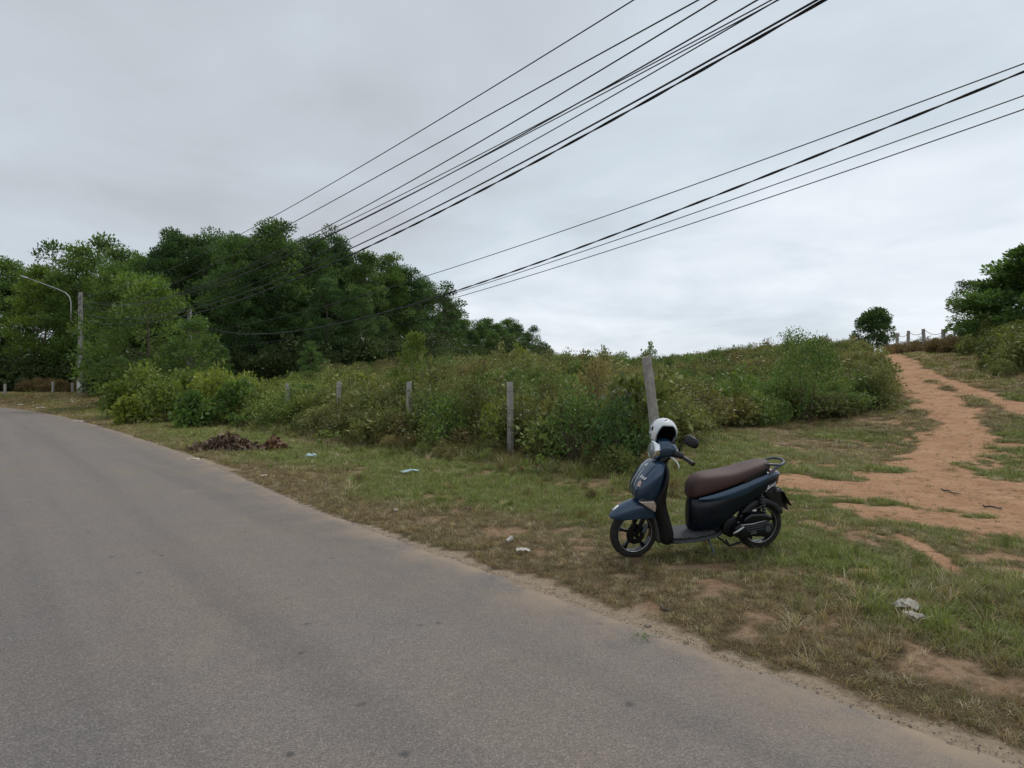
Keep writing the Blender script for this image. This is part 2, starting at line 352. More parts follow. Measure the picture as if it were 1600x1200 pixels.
# ------------------------------------------------------------------ scattering for what nobody could count
def source_collection(name, meshes):
    """plants that are only ever shown as scattered copies; the collection is not linked to the scene"""
    c_ = bpy.data.collections.new(name)
    for i, me in enumerate(meshes):
        c_.objects.link(bpy.data.objects.new('%s_%02d' % (name, i), me))
    return c_
def scatter(name, P, rot, scl, idx, tint, coll, label, cat):
    me = bpy.data.meshes.new(name); P = np.asarray(P, np.float32)
    me.vertices.add(len(P)); me.vertices.foreach_set('co', P.ravel())
    for n_, t_, a_ in (('rot', 'FLOAT_VECTOR', rot), ('scl', 'FLOAT_VECTOR', scl), ('idx', 'INT', idx), ('tint', 'FLOAT_VECTOR', tint)):
        at_ = me.attributes.new(n_, t_, 'POINT')
        at_.data.foreach_set('vector' if 'VEC' in t_ else 'value', np.asarray(a_, np.int32 if t_ == 'INT' else np.float32).ravel())
    o = link(name, me); tag(o, label, cat, kind='stuff')
    g = bpy.data.node_groups.new(name, 'GeometryNodeTree')
    g.interface.new_socket('Geometry', in_out='INPUT', socket_type='NodeSocketGeometry'); g.interface.new_socket('Geometry', in_out='OUTPUT', socket_type='NodeSocketGeometry')
    gi, go = g.nodes.new('NodeGroupInput'), g.nodes.new('NodeGroupOutput')
    ip = g.nodes.new('GeometryNodeInstanceOnPoints'); ci = g.nodes.new('GeometryNodeCollectionInfo')
    ci.inputs['Collection'].default_value = coll; ci.inputs['Separate Children'].default_value = True; ci.inputs['Reset Children'].default_value = True
    ip.inputs['Pick Instance'].default_value = True
    def na(nm, dt):
        a_ = g.nodes.new('GeometryNodeInputNamedAttribute'); a_.data_type = dt; a_.inputs['Name'].default_value = nm; return a_.outputs['Attribute']
    L = g.links.new
    L(gi.outputs[0], ip.inputs['Points']); L(ci.outputs[0], ip.inputs['Instance']); L(na('idx', 'INT'), ip.inputs['Instance Index'])
    L(na('rot', 'FLOAT_VECTOR'), ip.inputs['Rotation']); L(na('scl', 'FLOAT_VECTOR'), ip.inputs['Scale']); L(ip.outputs[0], go.inputs[0])
    md = o.modifiers.new('scatter', 'NODES'); md.node_group = g
    return o

# ------------------------------------------------------------------ grass
def tuft(seed, n, rad, lmin, lmax, width, lean, droop):
    r = np.random.default_rng(seed); V = []; F = []; var = []
    a = r.uniform(0, 2 * np.pi, n); q = rad * np.sqrt(r.uniform(0, 1, n)); bx, by = q * np.cos(a), q * np.sin(a)
    L = r.uniform(lmin, lmax, n); az_ = r.uniform(0, 2 * np.pi, n); le = np.clip(r.normal(lean, 0.3, n), 0.05, 1.45); w = width * r.uniform(0.7, 1.3, n)
    for i in range(n):
        d = np.array([math.cos(az_[i]), math.sin(az_[i]), 0]); sdv = np.array([-d[1], d[0], 0]); p = np.array([bx[i], by[i], -0.01]); th = le[i]
        b0 = len(V); segs = 3; v0 = r.uniform(0, 1)
        for k in range(segs):
            ww = w[i] * (1 - 0.28 * k); V += [p - sdv * ww, p + sdv * ww]; var += [v0 * 0.6 + 0.13 * k] * 2
            p = p + L[i] / segs * (d * math.sin(th) + np.array([0, 0, math.cos(th)])); th = min(th + droop * r.uniform(0.5, 1.4), 1.95)
        V.append(p); var.append(min(1, v0 * 0.6 + 0.4))
        for k in range(segs - 1): F.append((b0 + 2 * k, b0 + 2 * k + 1, b0 + 2 * k + 3, b0 + 2 * k + 2))
        e_ = b0 + 2 * (segs - 1); F.append((e_, e_ + 1, e_ + 2, e_ + 2))
    Ft = []
    for f in F:
        Ft.append((f[0], f[1], f[2]))
        if f[2] != f[3]: Ft.append((f[0], f[2], f[3]))
    return np_mesh('grass_tuft', np.array(V), np.array(Ft), True, {'var': np.array(var)}, GRASSM)
GRASSM = leaf_mat('grass_blades', (0.45, 0.45, 0.45), (1.15, 1.12, 1.05), 0.3, inst=True, rough=0.55, spec=0.35)
tufts = [tuft(1, 22, 0.055, 0.03, 0.085, 0.0021, 0.75, 0.32), tuft(2, 24, 0.06, 0.03, 0.075, 0.0021, 0.95, 0.3), tuft(3, 20, 0.05, 0.04, 0.11, 0.0023, 0.6, 0.38),
         tuft(4, 22, 0.07, 0.02, 0.07, 0.0021, 1.2, 0.22), tuft(5, 24, 0.07, 0.02, 0.06, 0.0022, 1.3, 0.16),
         tuft(6, 22, 0.06, 0.10, 0.24, 0.0030, 0.45, 0.36), tuft(7, 18, 0.05, 0.12, 0.30, 0.0030, 0.35, 0.3)]
GCOL = source_collection('grass_tuft', tufts)
def in_poly(x, y, P):
    ins = np.zeros(np.shape(x), bool); j = len(P) - 1
    for i in range(len(P)):
        xi, yi = P[i][:2]; xj, yj = P[j][:2]
        c_ = ((yi > y) != (yj > y)) & (x < (xj - xi) * (y - yi) / ((yj - yi) or 1e-9) + xi); ins ^= c_; j = i
    return ins
FN = 9.35                                                    # the fence runs along n = FN
_right = [at(*p)[:2] for p in ((1000, 726), (1045, 705), (1075, 686), (1130, 671), (1230, 661), (1330, 655), (1388, 640), (1393, 612), (1368, 580), (1342, 556))]
_f0 = to_sn(*_right[0])[0]
THICKET = [to_xy(60, FN - 1.3), to_xy(24, FN - 1.2), to_xy(17, FN - 1.0), to_xy(12.5, FN - 0.75), to_xy(10.5, FN - 0.3), to_xy(_f0 + 3, FN - 0.25), to_xy(_f0, FN - 0.2)] + _right + [(26, 48), (30, 70), (-5, 75), (-60, 75)]
def grass_points(n, y0, y1, power, seed):
    r = np.random.default_rng(seed)
    yy = np.linspace(y0, y1, 4000); pdf = yy * np.minimum(1, (7 / yy) ** power); cdf = np.cumsum(pdf); cdf /= cdf[-1]
    Y = np.interp(r.uniform(0, 1, n), cdf, yy); X = r.uniform(-1.02, 1.02, n) * Y; return X, Y, r
X, Y, r = grass_points(340000, 1.7, 62, 1.55, 3)
s, n = to_sn(X, Y); d = n - edge_n(s)
keep = (d > 0.03) & ~((in_poly(X, Y, THICKET)) & (n > FN + 0.3))
keep &= ~((Y > 36) & (n > 13))
X, Y, s, n, d = X[keep], Y[keep], s[keep], n[keep], d[keep]
bb = bare(X, Y); dr = dryness(X, Y)
trk = np.max([seg_field(X, Y, P) for P in TRACKS], axis=0) > 0.1
keep = r.uniform(0, 1, len(X)) > bb * np.where(trk, 0.95, np.where(d < 0.3, 0.985, 0.72)) + 0.12 * (d < 0.25)
X, Y, s, n, d, bb, dr = [q[keep] for q in (X, Y, s, n, d, bb, dr)]
m_ = len(X); dr = np.clip(dr + 0.45 * bb + r.normal(0, 0.16, m_), 0, 1)
lush, olive, brown, straw = np.array((0.222, 0.278, 0.066)), np.array((0.275, 0.248, 0.112)), np.array((0.345, 0.270, 0.145)), np.array((0.58, 0.49, 0.34))
t1 = sstep(dr, 0.0, 0.42)[:, None]; t2 = sstep(dr, 0.4, 0.85)[:, None]
tint = lush * (1 - t1) + olive * t1; tint = tint * (1 - t2) + brown * t2
st = (r.uniform(0, 1, m_) < 0.06 + 0.14 * dr)[:, None]; tint = np.where(st, straw, tint) * r.uniform(0.7, 1.3, (m_, 1)) * r.uniform(0.92, 1.08, (m_, 3))
ix = np.where(dr < 0.45, r.integers(0, 3, m_), r.integers(2, 5, m_))
tall = sstep(n, FN - 1.8, FN - 0.2) * (X < 2.6) + 0.3 * np.exp(-((X - GRNP[6][0][0]) ** 2 + (Y - GRNP[6][0][1]) ** 2) / 0.8)
ix = np.where(r.uniform(0, 1, m_) < 0.003 + 0.4 * tall, r.integers(5, 7, m_), ix)
scl = (0.8 + 0.5 * r.uniform(0, 1, m_)) * np.clip(np.sqrt(Y / 7), 0.9, 2.6) * (1.08 - 0.4 * bb) * (1.0 - 0.36 * dr)
far = np.clip(Y / 9, 1, 3) ** 0.6
scl3 = np.stack([scl * far, scl * far, scl * np.where(ix >= 5, 0.85, 1.0)], -1)
rot = np.stack([r.normal(0, 0.12, m_), r.normal(0, 0.12, m_), r.uniform(0, 6.283, m_)], -1)
scatter('verge_grass', np.stack([X, Y, terrain(X, Y)], -1), rot, scl3, ix, tint, GCOL, 'short patchy green and brown grass covering the roadside verge', 'grass')
# ------------------------------------------------------------------ plants
def unit(v): return v / np.maximum(np.linalg.norm(v, axis=-1, keepdims=True), 1e-9)
def leaf_quads(C, D, L, W, r, fold=0.25):
    """one folded four-cornered leaf per row"""
    n = len(C); D = unit(D); S = unit(np.cross(D, r.normal(0, 1, (n, 3)))); U = np.cross(S, D)
    L = L[:, None]; W = W[:, None]
    m = C + D * L * 0.45
    V = np.stack([C, m + S * W + U * W * fold, C + D * L, m - S * W + U * W * fold], 1).reshape(-1, 3)
    return V, np.arange(4 * n).reshape(n, 4)
class Geo:
    def __init__(s): s.V = []; s.F = []
    def add(s, V, F):
        b = len(s.V); s.V += [tuple(map(float, v)) for v in V]; s.F += [tuple(int(i) + b for i in f) for f in F]; return s
    def tube(s, pts, rad, seg=6, cap=True, twist=0.0):
        pts = [np.array(p, float) for p in pts]; n = len(pts)
        rad = [rad] * n if isinstance(rad, (int, float)) else rad; V = []; prev = None
        for i, p in enumerate(pts):
            t = pts[min(i + 1, n - 1)] - pts[max(i - 1, 0)]; t = t / max(np.linalg.norm(t), 1e-9)
            ref = prev if prev is not None else (np.array([0, 0, 1.0]) if abs(t[2]) < 0.9 else np.array([1.0, 0, 0]))
            u = ref - t * (ref @ t); u = u / max(np.linalg.norm(u), 1e-9); prev = u; w = np.cross(t, u)
            for k in range(seg):
                a = 2 * math.pi * k / seg + twist; V.append(p + rad[i] * (u * math.cos(a) + w * math.sin(a)))
        F = [(i * seg + k, i * seg + (k + 1) % seg, (i + 1) * seg + (k + 1) % seg, (i + 1) * seg + k) for i in range(n - 1) for k in range(seg)]
        if cap: F += [tuple(range(seg - 1, -1, -1)), tuple((n - 1) * seg + k for k in range(seg))]
        return s.add(V, F)
    def loft(s, rings, cap=True):
        m = len(rings[0]); V = [p for r_ in rings for p in r_]
        F = [(i * m + k, i * m + (k + 1) % m, (i + 1) * m + (k + 1) % m, (i + 1) * m + k) for i in range(len(rings) - 1) for k in range(m)]
        if cap: F += [tuple(range(m - 1, -1, -1)), tuple((len(rings) - 1) * m + k for k in range(m))]
        return s.add(V, F)
    def sheet(s, rows):
        m = len(rows[0]); V = [p for r_ in rows for p in r_]
        F = [(i * m + k, i * m + k + 1, (i + 1) * m + k + 1, (i + 1) * m + k) for i in range(len(rows) - 1) for k in range(m - 1)]
        return s.add(V, F)
    def box(s, lo, hi):
        x0, y0, z0 = lo; x1, y1, z1 = hi
        V = [(x0, y0, z0), (x1, y0, z0), (x1, y1, z0), (x0, y1, z0), (x0, y0, z1), (x1, y0, z1), (x1, y1, z1), (x0, y1, z1)]
        return s.add(V, [(3, 2, 1, 0), (4, 5, 6, 7), (0, 1, 5, 4), (1, 2, 6, 5), (2, 3, 7, 6), (3, 0, 4, 7)])
    def prism(s, poly, y0, y1):
        """polygon in x,z pushed from y0 to y1"""
        m = len(poly); V = [(p[0], y0, p[1]) for p in poly] + [(p[0], y1, p[1]) for p in poly]
        return s.add(V, [tuple(range(m)), tuple(range(2 * m - 1, m - 1, -1))] + [(k, m + k, m + (k + 1) % m, (k + 1) % m) for k in range(m)])
    def lathe(s, prof, c, axis='y', seg=40, closed=False):
        """profile of (radius, along) turned about an axis through c"""
        V = []; m = len(prof)
        for k in range(seg):
            a = 2 * math.pi * k / seg; ca, sa = math.cos(a), math.sin(a)
            for r_, h in prof:
                V.append((c[0] + r_ * ca, c[1] + h, c[2] + r_ * sa) if axis == 'y' else (c[0] + h, c[1] + r_ * ca, c[2] + r_ * sa) if axis == 'x' else (c[0] + r_ * ca, c[1] + r_ * sa, c[2] + h))
        last = m if closed else m - 1
        F = [(k * m + j, ((k + 1) % seg) * m + j, ((k + 1) % seg) * m + (j + 1) % m, k * m + (j + 1) % m) for k in range(seg) for j in range(last)]
        return s.add(V, F)
    def xf(s, M): s.V = [tuple(M @ Vector(v)) for v in s.V]; return s
    def build(s, name, mat, parent=None, smooth=True, sub=0, bevel=0.0, solid=0.0, auto=None):
        me = bpy.data.meshes.new(name); me.from_pydata(s.V, [], s.F); me.update()
        bm = __import__('bmesh').new(); bm.from_mesh(me); __import__('bmesh').ops.recalc_face_normals(bm, faces=bm.faces[:]); bm.to_mesh(me); bm.free()
        if smooth: me.polygons.foreach_set('use_smooth', [True] * len(me.polygons))
        if auto: me.set_sharp_from_angle(angle=math.radians(auto))
        o = link(name, me, parent, mat)
        if solid: md = o.modifiers.new('thickness', 'SOLIDIFY'); md.thickness = solid; md.offset = 0
        if bevel: md = o.modifiers.new('bevel', 'BEVEL'); md.width = bevel; md.segments = 2; md.limit_method = 'ANGLE'
        if sub: md = o.modifiers.new('smooth', 'SUBSURF'); md.levels = sub; md.render_levels = sub
        return o
def geo_mesh(g, name, mat, smooth=True):
    me = bpy.data.meshes.new(name); me.from_pydata(g.V, [], g.F); me.update(); me.materials.append(mat)
    if smooth: me.polygons.foreach_set('use_smooth', [True] * len(me.polygons))
    return me

BARK = plain('bark', (0.13, 0.105, 0.08), 0.9, 0.15, wear=0.4, scale=9, bump=0.6)
BARK_PALE = plain('pale_bark', (0.24, 0.20, 0.16), 0.9, 0.15, wear=0.35, scale=9, bump=0.5)
L_DARK = leaf_mat('dark_acacia_leaves', (0.028, 0.062, 0.024), (0.135, 0.235, 0.075), 0.30)
L_MID = leaf_mat('green_acacia_leaves', (0.042, 0.090, 0.027), (0.170, 0.275, 0.075), 0.32)
L_BRIGHT = leaf_mat('bright_leaves', (0.052, 0.105, 0.026), (0.185, 0.290, 0.068), 0.32)
L_LIME = leaf_mat('lime_leaves', (0.10, 0.15, 0.030), (0.25, 0.31, 0.075), 0.34)
L_INST = leaf_mat('thicket_leaves', (0.50, 0.50, 0.50), (1.20, 1.15, 1.05), 0.25, inst=True)

def tree_meshes(seed, H, base, R, ncl, per, crad, leaf, top=0.75, sparse=0.0, stems=1):
    """a trunk mesh with limbs and a crown mesh of separate leaves in clumps; base of the trunk at the origin"""
    r = np.random.default_rng(seed); g = Geo(); lean = r.normal(0, 0.02 * H, 2)
    for st in range(stems):
        off = r.normal(0, 0.06 * H, 2) if st else np.zeros(2)
        pts = [(lean[0] * t * t + off[0] * t + 0.012 * H * math.sin(3 * t + seed), lean[1] * t * t + off[1] * t + 0.012 * H * math.cos(4 * t + seed), H * 0.93 * t - 0.15) for t in np.linspace(0, 1, 8)]
        r0 = 0.0105 * H / (1 + 0.3 * st); g.tube(pts, list(np.linspace(r0 * 1.15, r0 * 0.18, 8)), 7)
    ax = lambda z: np.array([lean[0] * (z / H) ** 2, lean[1] * (z / H) ** 2])
    C = []
    while len(C) < ncl:
        t = r.uniform(0, 1); z = H * (base + (1 - base) * t)
        prof = (math.sin(math.pi * min(1, (t * 0.80 + 0.14)) ** top)) ** 0.75
        q = R * prof * (r.uniform(0.12, 1) ** 0.55); a = r.uniform(0, 2 * math.pi)
        if math.sin(2 * a + seed) * math.cos(3 * t * 3 + seed) < -0.75 + sparse: continue
        c0 = ax(z); C.append((c0[0] + q * math.cos(a), c0[1] + q * math.sin(a), z + r.normal(0, 0.02 * H)))
    C = np.array(C)
    for c_ in C[:: max(1, ncl // 34)]:
        z0 = max(base * H * 0.8, c_[2] - 0.35 * math.hypot(c_[0], c_[1]) - 0.06 * H); p0 = np.array([*ax(z0), z0]); mdl = (p0 + c_) / 2 + np.array([0, 0, -0.02 * H])
        g.tube([p0, mdl, c_], [0.0034 * H, 0.0024 * H, 0.0008 * H], 5, False)
    cr = crad * r.uniform(0.65, 1.35, ncl); k = np.maximum(8, (per * (cr / crad) ** 2).astype(int)); own = np.repeat(np.arange(ncl), k); m = len(own)
    d = unit(r.normal(0, 1, (m, 3))); rad = r.uniform(0, 1, m) ** 0.45
    P = C[own] + d * (rad * cr[own])[:, None] * np.array([1.15, 1.15, 0.72])
    out_ = unit(C - np.array([*ax(H * 0.5), H * (base + 1) / 2.3]))
    D = d * 0.9 + out_[own] * 0.5 + np.array([0, 0, 0.25]) + r.normal(0, 0.45, (m, 3))
    L = leaf * r.uniform(0.6, 1.35, m); V, F = leaf_quads(P, D, L, L * r.uniform(0.2, 0.32, m), r)
    var = np.clip(r.uniform(0, 0.75, ncl)[own] + r.normal(0.1, 0.2, m), 0, 1)
    return geo_mesh(g, 'trunk', BARK), np_mesh('crown', V, F, False, {'var': np.repeat(var, 4)}, L_DARK)
TREES = {}
def variant(kind, i):
    key = (kind, i)
    if key not in TREES:
        sd_ = hash(kind) % 97 if False else sum(map(ord, kind)) % 97 + 13 * i
        TREES[key] = {'tall': lambda: tree_meshes(sd_, 12, 0.20, 2.4, 115, 150, 0.60, 0.185, 0.8),
                      'broad': lambda: tree_meshes(sd_, 7, 0.10, 3.6, 95, 135, 0.58, 0.19, 0.62),
                      'open': lambda: tree_meshes(sd_, 12, 0.45, 2.3, 44, 62, 0.52, 0.24, 0.75, 0.35),
                      'young': lambda: tree_meshes(sd_, 4, 0.08, 1.25, 70, 80, 0.26, 0.11, 0.7),
                      'dense': lambda: tree_meshes(sd_, 5, 0.10, 2.3, 105, 150, 0.46, 0.19, 0.66),
                      'sapling': lambda: tree_meshes(sd_, 2.6, 0.18, 0.75, 36, 38, 0.20, 0.13, 0.7)}[kind]()
    return TREES[key]
def plant_tree(name, px, top, Y, kind, i, mat, label, group=None, width=1.0, cat='tree', pale=False):
    x, y, z = at_depth(px, Y); h = zpix(top, Y) - z
    tm, cm = variant(kind, i); H0 = {'tall': 12, 'broad': 7, 'open': 12, 'young': 4, 'dense': 5, 'sapling': 2.6}[kind]
    o = empty(name, (x, y, z), (px * 0.37 + i * 1.7 + Y) % 6.28); sc_ = h / H0; o.scale = (sc_ * width, sc_ * width, sc_); tag(o, label, cat, group)
    for nm, me, mt in (('trunk', tm, BARK_PALE if pale else BARK), ('crown', cm, mat)):
        c_ = bpy.data.objects.new(nm, me); COL.objects.link(c_); c_.parent = o
        c_.material_slots[0].link = 'OBJECT'; c_.material_slots[0].material = mt
    return o
GW = 'trees of the wood behind the thicket'
# trees one can point to
plant_tree('acacia_tree', 436, 352, 52, 'tall', 0, L_DARK, 'tallest dark green acacia, its rounded crown peaking the wood behind the wires', GW, 1.15)
plant_tree('acacia_tree', 272, 362, 54, 'tall', 1, L_DARK, 'tall dark acacia with a narrow lobed top, first high peak right of the lamp post', GW, 1.0)
plant_tree('acacia_tree', 322, 372, 55, 'tall', 2, L_DARK, 'dark acacia crown filling the dip just left of the tallest tree', GW, 1.05)
plant_tree('acacia_tree', 372, 376, 50, 'tall', 3, L_MID, 'leafy acacia directly left of the tallest tree, crown slightly lower and lighter', GW, 1.05)
plant_tree('acacia_tree', 486, 372, 55, 'tall', 1, L_DARK, 'dark acacia close right of the tallest tree under the cable bundle', GW, 1.05)
plant_tree('acacia_tree', 522, 368, 60, 'tall', 2, L_DARK, 'acacia with a small knob of leaves poking above its crown, cables crossing it', GW, 0.9)
plant_tree('acacia_tree', 566, 398, 57, 'tall', 0, L_DARK, 'dark dense acacia where the lowest upper cables enter the wood', GW, 1.1)
plant_tree('acacia_tree', 606, 402, 62, 'tall', 3, L_MID, 'mid green acacia stepping down along the right shoulder of the wood', GW, 1.1)
plant_tree('acacia_tree', 640, 420, 64, 'tall', 1, L_DARK, 'dark acacia on the sloping right shoulder of the wood above the sapling', GW, 1.05)
plant_tree('acacia_tree', 692, 448, 68, 'open', 0, L_DARK, 'open airy acacia with sky between its twigs at the right end of the tall wood', GW, 1.35)
plant_tree('acacia_tree', 664, 440, 70, 'tall', 2, L_MID, 'acacia just left of the airy tree that ends the tall wood', GW, 1.05)
plant_tree('broad_tree', 236, 436, 40, 'broad', 0, L_BRIGHT, 'broad low spreading tree standing in front of the wood beside the lamp post', None, 1.02)
plant_tree('acacia_tree', 95, 378, 78, 'open', 1, L_DARK, 'spindly dark tree with sparse clumps rising against the sky, left of its twin', GW, 0.9)
plant_tree('acacia_tree', 166, 370, 78, 'open', 2, L_DARK, 'spindly dark tree with a sparse top against the sky, right of its twin', GW, 0.95)
plant_tree('bright_tree', 126, 392, 62, 'tall', 3, L_BRIGHT, 'bright yellow green tree crown directly above the street lamp arm', GW, 1.15)
plant_tree('bright_tree', 66, 420, 62, 'tall', 0, L_BRIGHT, 'yellow green tree left of the street lamp arm near the frame edge', GW, 1.2)
plant_tree('bright_tree', 16, 408, 68, 'tall', 1, L_BRIGHT, 'pale yellow green tree at the left edge of the picture', GW, 1.15)
plant_tree('bright_tree', 178, 420, 56, 'tall', 2, L_BRIGHT, 'bright green tree behind the top of the lamp post', GW, 1.1)
plant_tree('bright_tree', 226, 405, 60, 'tall', 3, L_BRIGHT, 'light green tree rising behind the broad low tree', GW, 0.9)
plant_tree('acacia_tree', 196, 392, 72, 'tall', 1, L_MID, 'green acacia behind the bright trees, between lamp post and dark wood', GW, 1.1)
# the ranks behind and between them
r = np.random.default_rng(21)
for row, (Y0, drop, lst) in enumerate(((60, 14, range(250, 700, 40)), (68, 24, range(-30, 700, 42)), (52, 70, (292, 345, 400, 455, 508, 548)), (76, 20, range(300, 660, 60)))):
    for px in lst:
        base_top = np.interp(px, [-40, 60, 180, 260, 430, 520, 600, 690, 720], [412, 405, 400, 370, 356, 372, 402, 450, 480])
        Y = Y0 + r.uniform(-3, 3) + max(0, (px - 560) * 0.10); p = px + r.uniform(-14, 14)
        plant_tree('acacia_tree', p, base_top + drop + r.uniform(-6, 16), Y, 'tall', int(r.integers(0, 4)), L_DARK if px > 240 else L_MID,
                   ['dark acacia of the second rank, half hidden behind the front trees of the wood', 'acacia deep in the wood, only glimpsed between nearer crowns',
                    'lower dark acacia filling the shade beneath the tall crowns', 'rearmost acacia of the wood glimpsed between trunks'][row], ['second rank of the wood', 'deep rank of the wood', 'low acacias in the shade of the wood', 'rearmost rank of the wood'][row], r.uniform(0.95, 1.2))
far_lab = 'small tree filling the foot of the distant tree line'
ORD = ['first', 'second', 'third', 'fourth', 'fifth', 'sixth', 'seventh', 'eighth']
for k_, (px, top, Y) in enumerate(((712, 488, 100), (728, 500, 105), (745, 506, 108), (762, 500, 112), (776, 508, 110), (792, 500, 116), (806, 506, 112), (822, 522, 118), (700, 498, 92), (738, 516, 96), (770, 520, 100), (800, 524, 104), (686, 510, 84))):
    plant_tree('acacia_tree', px, top, Y, 'tall', k_ % 4, L_MID if k_ % 3 else L_DARK, far_lab if k_ > 7 else ORD[k_] + ' crown from the left along the top of the distant tree line', 'distant tree line', 1.3)
plant_tree('acacia_tree', 832, 510, 118, 'open', 2, L_DARK, 'thin tufted tree standing above the end of the distant tree line', 'distant tree line', 1.0)
plant_tree('acacia_tree', 850, 535, 118, 'open', 1, L_DARK, 'last small dark tree where the distant tree line meets the skyline', 'distant tree line', 1.5)
plant_tree('round_tree', 486, 538, 40, 'young', 0, L_MID, 'small round bright green tree at the foot of the dark wood', None, 1.1)
plant_tree('round_tree', 345, 540, 43, 'young', 1, L_MID, 'small pale green tree right of the broad tree below the sagging cable', None, 0.9)
plant_tree('round_tree', 602, 500, 56, 'young', 1, L_DARK, 'low rounded dark green tree in front of the wood behind the sapling', None, 0.9)
plant_tree('round_tree', 302, 498, 37.5, 'young', 2, L_MID, 'small green tree hiding the foot of the short pole right of the broad tree', None, 1.1)
plant_tree('sapling', 644, 526, 18.6, 'young', 3, L_LIME, 'young bright green sapling rising above the fence behind a post', None, 0.85, 'sapling')
plant_tree('sapling', 808, 540, 42, 'sapling', 1, L_LIME, 'small light green sapling near the skyline below the distant tree line', None, 1.1, 'sapling')
plant_tree('sapling', 1017, 536, 44, 'sapling', 2, L_BRIGHT, 'tiny pale sapling breaking the skyline above the leaning post', None, 0.7, 'sapling')
plant_tree('lone_tree', 1364, 486, 60, 'dense', 1, L_DARK, 'lone round tree on the hilltop where the dirt track ends', None, 1.0)
plant_tree('hill_tree', 1518, 442, 42, 'young', 3, L_DARK, 'airy grey green tree behind the hill fence, left of the right edge trees', 'trees on the right bank', 1.15)
plant_tree('hill_tree', 1590, 424, 36, 'dense', 2, L_MID, 'full green tree at the right edge of the picture above the bank', 'trees on the right bank', 1.25)
plant_tree('hill_tree', 1622, 392, 33, 'dense', 0, L_MID, 'taller leafy tree cut by the right picture edge with a twig sticking up', 'trees on the right bank', 1.4)
plant_tree('hill_tree', 1552, 478, 38, 'young', 1, L_MID, 'low bushy tree between the airy tree and the right edge trees', 'trees on the right bank', 1.3)

# ------------------------------------------------------------------ shrubs
def shrub_mesh(seed, H, R, ncl, per, crad, leaf, asp=0.28, stems=9, mat=None, droop=0.0, dry=0.0):
    r = np.random.default_rng(seed); g = Geo(); C = []
    for i in range(ncl):
        a = r.uniform(0, 2 * math.pi); t = r.uniform(0, 1) ** 0.7; q = R * (r.uniform(0, 1) ** 0.5) * (1 - 0.55 * t * t)
        C.append((q * math.cos(a), q * math.sin(a), H * (0.12 + 0.88 * t)))
    C = np.array(C)
    V0 = []; F0 = []
    for c_ in C[: stems]:
        b = np.array([c_[0] * 0.15, c_[1] * 0.15, -0.05]); g.tube([b, (b + c_) / 2 + np.array([0, 0, 0.1 * H]), c_ + np.array([0, 0, 0.06 * H])], [0.010, 0.007, 0.003], 4, False)
    own = np.repeat(np.arange(ncl), per); m = len(own); d = unit(r.normal(0, 1, (m, 3)))
    P = C[own] + d * (crad * r.uniform(0.1, 1, m) ** 0.5)[:, None]
    D = d + np.array([0, 0, 0.35 - droop]) + r.normal(0, 0.5, (m, 3)); L = leaf * r.uniform(0.55, 1.4, m)
    V, F = leaf_quads(P, D, L, L * asp * r.uniform(0.75, 1.25, m), r)
    var = np.clip(r.uniform(0, 0.7, ncl)[own] + r.normal(0.12, 0.2, m), 0, 1)
    SV = np.array(g.V); SF = np.array(g.F)
    AV = np.concatenate([V, SV]); AF = np.concatenate([F, SF + len(V)])
    return AV, AF, np.concatenate([np.repeat(var, 4), np.full(len(SV), 0.15)])
def shrub_src(*a, **k):
    V_, F_, v_ = shrub_mesh(*a, **k); return np_mesh('shrub', V_, F_, False, {'var': v_}, L_INST)
srcs = [shrub_src(101, 1.0, 0.62, 60, 26, 0.17, 0.075), shrub_src(102, 1.05, 0.6, 66, 26, 0.15, 0.06), shrub_src(103, 0.9, 0.7, 50, 18, 0.2, 0.125, 0.3),
        shrub_src(104, 1.15, 0.5, 60, 22, 0.15, 0.07, 0.24), shrub_src(105, 1.1, 0.7, 34, 12, 0.2, 0.06, 0.3, 30), shrub_src(106, 1.25, 0.55, 34, 13, 0.22, 0.16, 0.18, 14)]
SCOL = source_collection('thicket_shrub', srcs)
r = np.random.default_rng(5)
gx_, gy_ = np.meshgrid(np.arange(-46, 34, 0.56), np.arange(7, 62, 0.56)); X = (gx_ + r.uniform(-0.28, 0.28, gx_.shape)).ravel(); Y = (gy_ + r.uniform(-0.28, 0.28, gy_.shape)).ravel()
s, n = to_sn(X, Y)
keep = in_poly(X, Y, THICKET) & (n > FN - 1.6) & (np.abs(X) < 0.98 * Y) & (Y < 36 + 24 * (X > -14)) & ~((Y > 30) & (r.uniform(0, 1, X.shape) < 0.25))
X, Y, s, n = X[keep], Y[keep], s[keep], n[keep]; m_ = len(X)
patch = fbm(X, Y, 0.22, 3, 71); p2 = fbm(X, Y, 0.5, 3, 72)
green, olv, brn, yel = np.array((0.155, 0.240, 0.066)), np.array((0.225, 0.245, 0.088)), np.array((0.250, 0.190, 0.100)), np.array((0.270, 0.330, 0.075))
t = sstep(patch + r.normal(0, 0.07, m_), 0.36, 0.66)[:, None]; tint = olv * (1 - t) + green * t
t = sstep(p2 + r.normal(0, 0.08, m_), 0.50, 0.74)[:, None] * 0.6; tint = tint * (1 - t) + brn * t
t = (sstep(s, 16, 30) * (1 - sstep(n, 11, 19)) * 0.85)[:, None]; tint = tint * (1 - t) + yel * t
tint = tint * r.uniform(0.72, 1.36, (m_, 1))
ix = np.where(r.uniform(0, 1, m_) < 0.14, 4, r.integers(0, 6, m_))
hs = 0.80 * (1.0 + 0.42 * (1 - sstep(n, FN, FN + 4)) * (X < 3)) * np.exp(r.normal(-0.05, 0.2, m_)) * (0.70 + 0.6 * fbm(X, Y, 0.45, 3, 73))
hs = np.where(n < FN - 0.2, hs * 0.72, hs); scl3 = np.stack([r.uniform(0.75, 1.25, m_)] * 2 + [hs], -1)
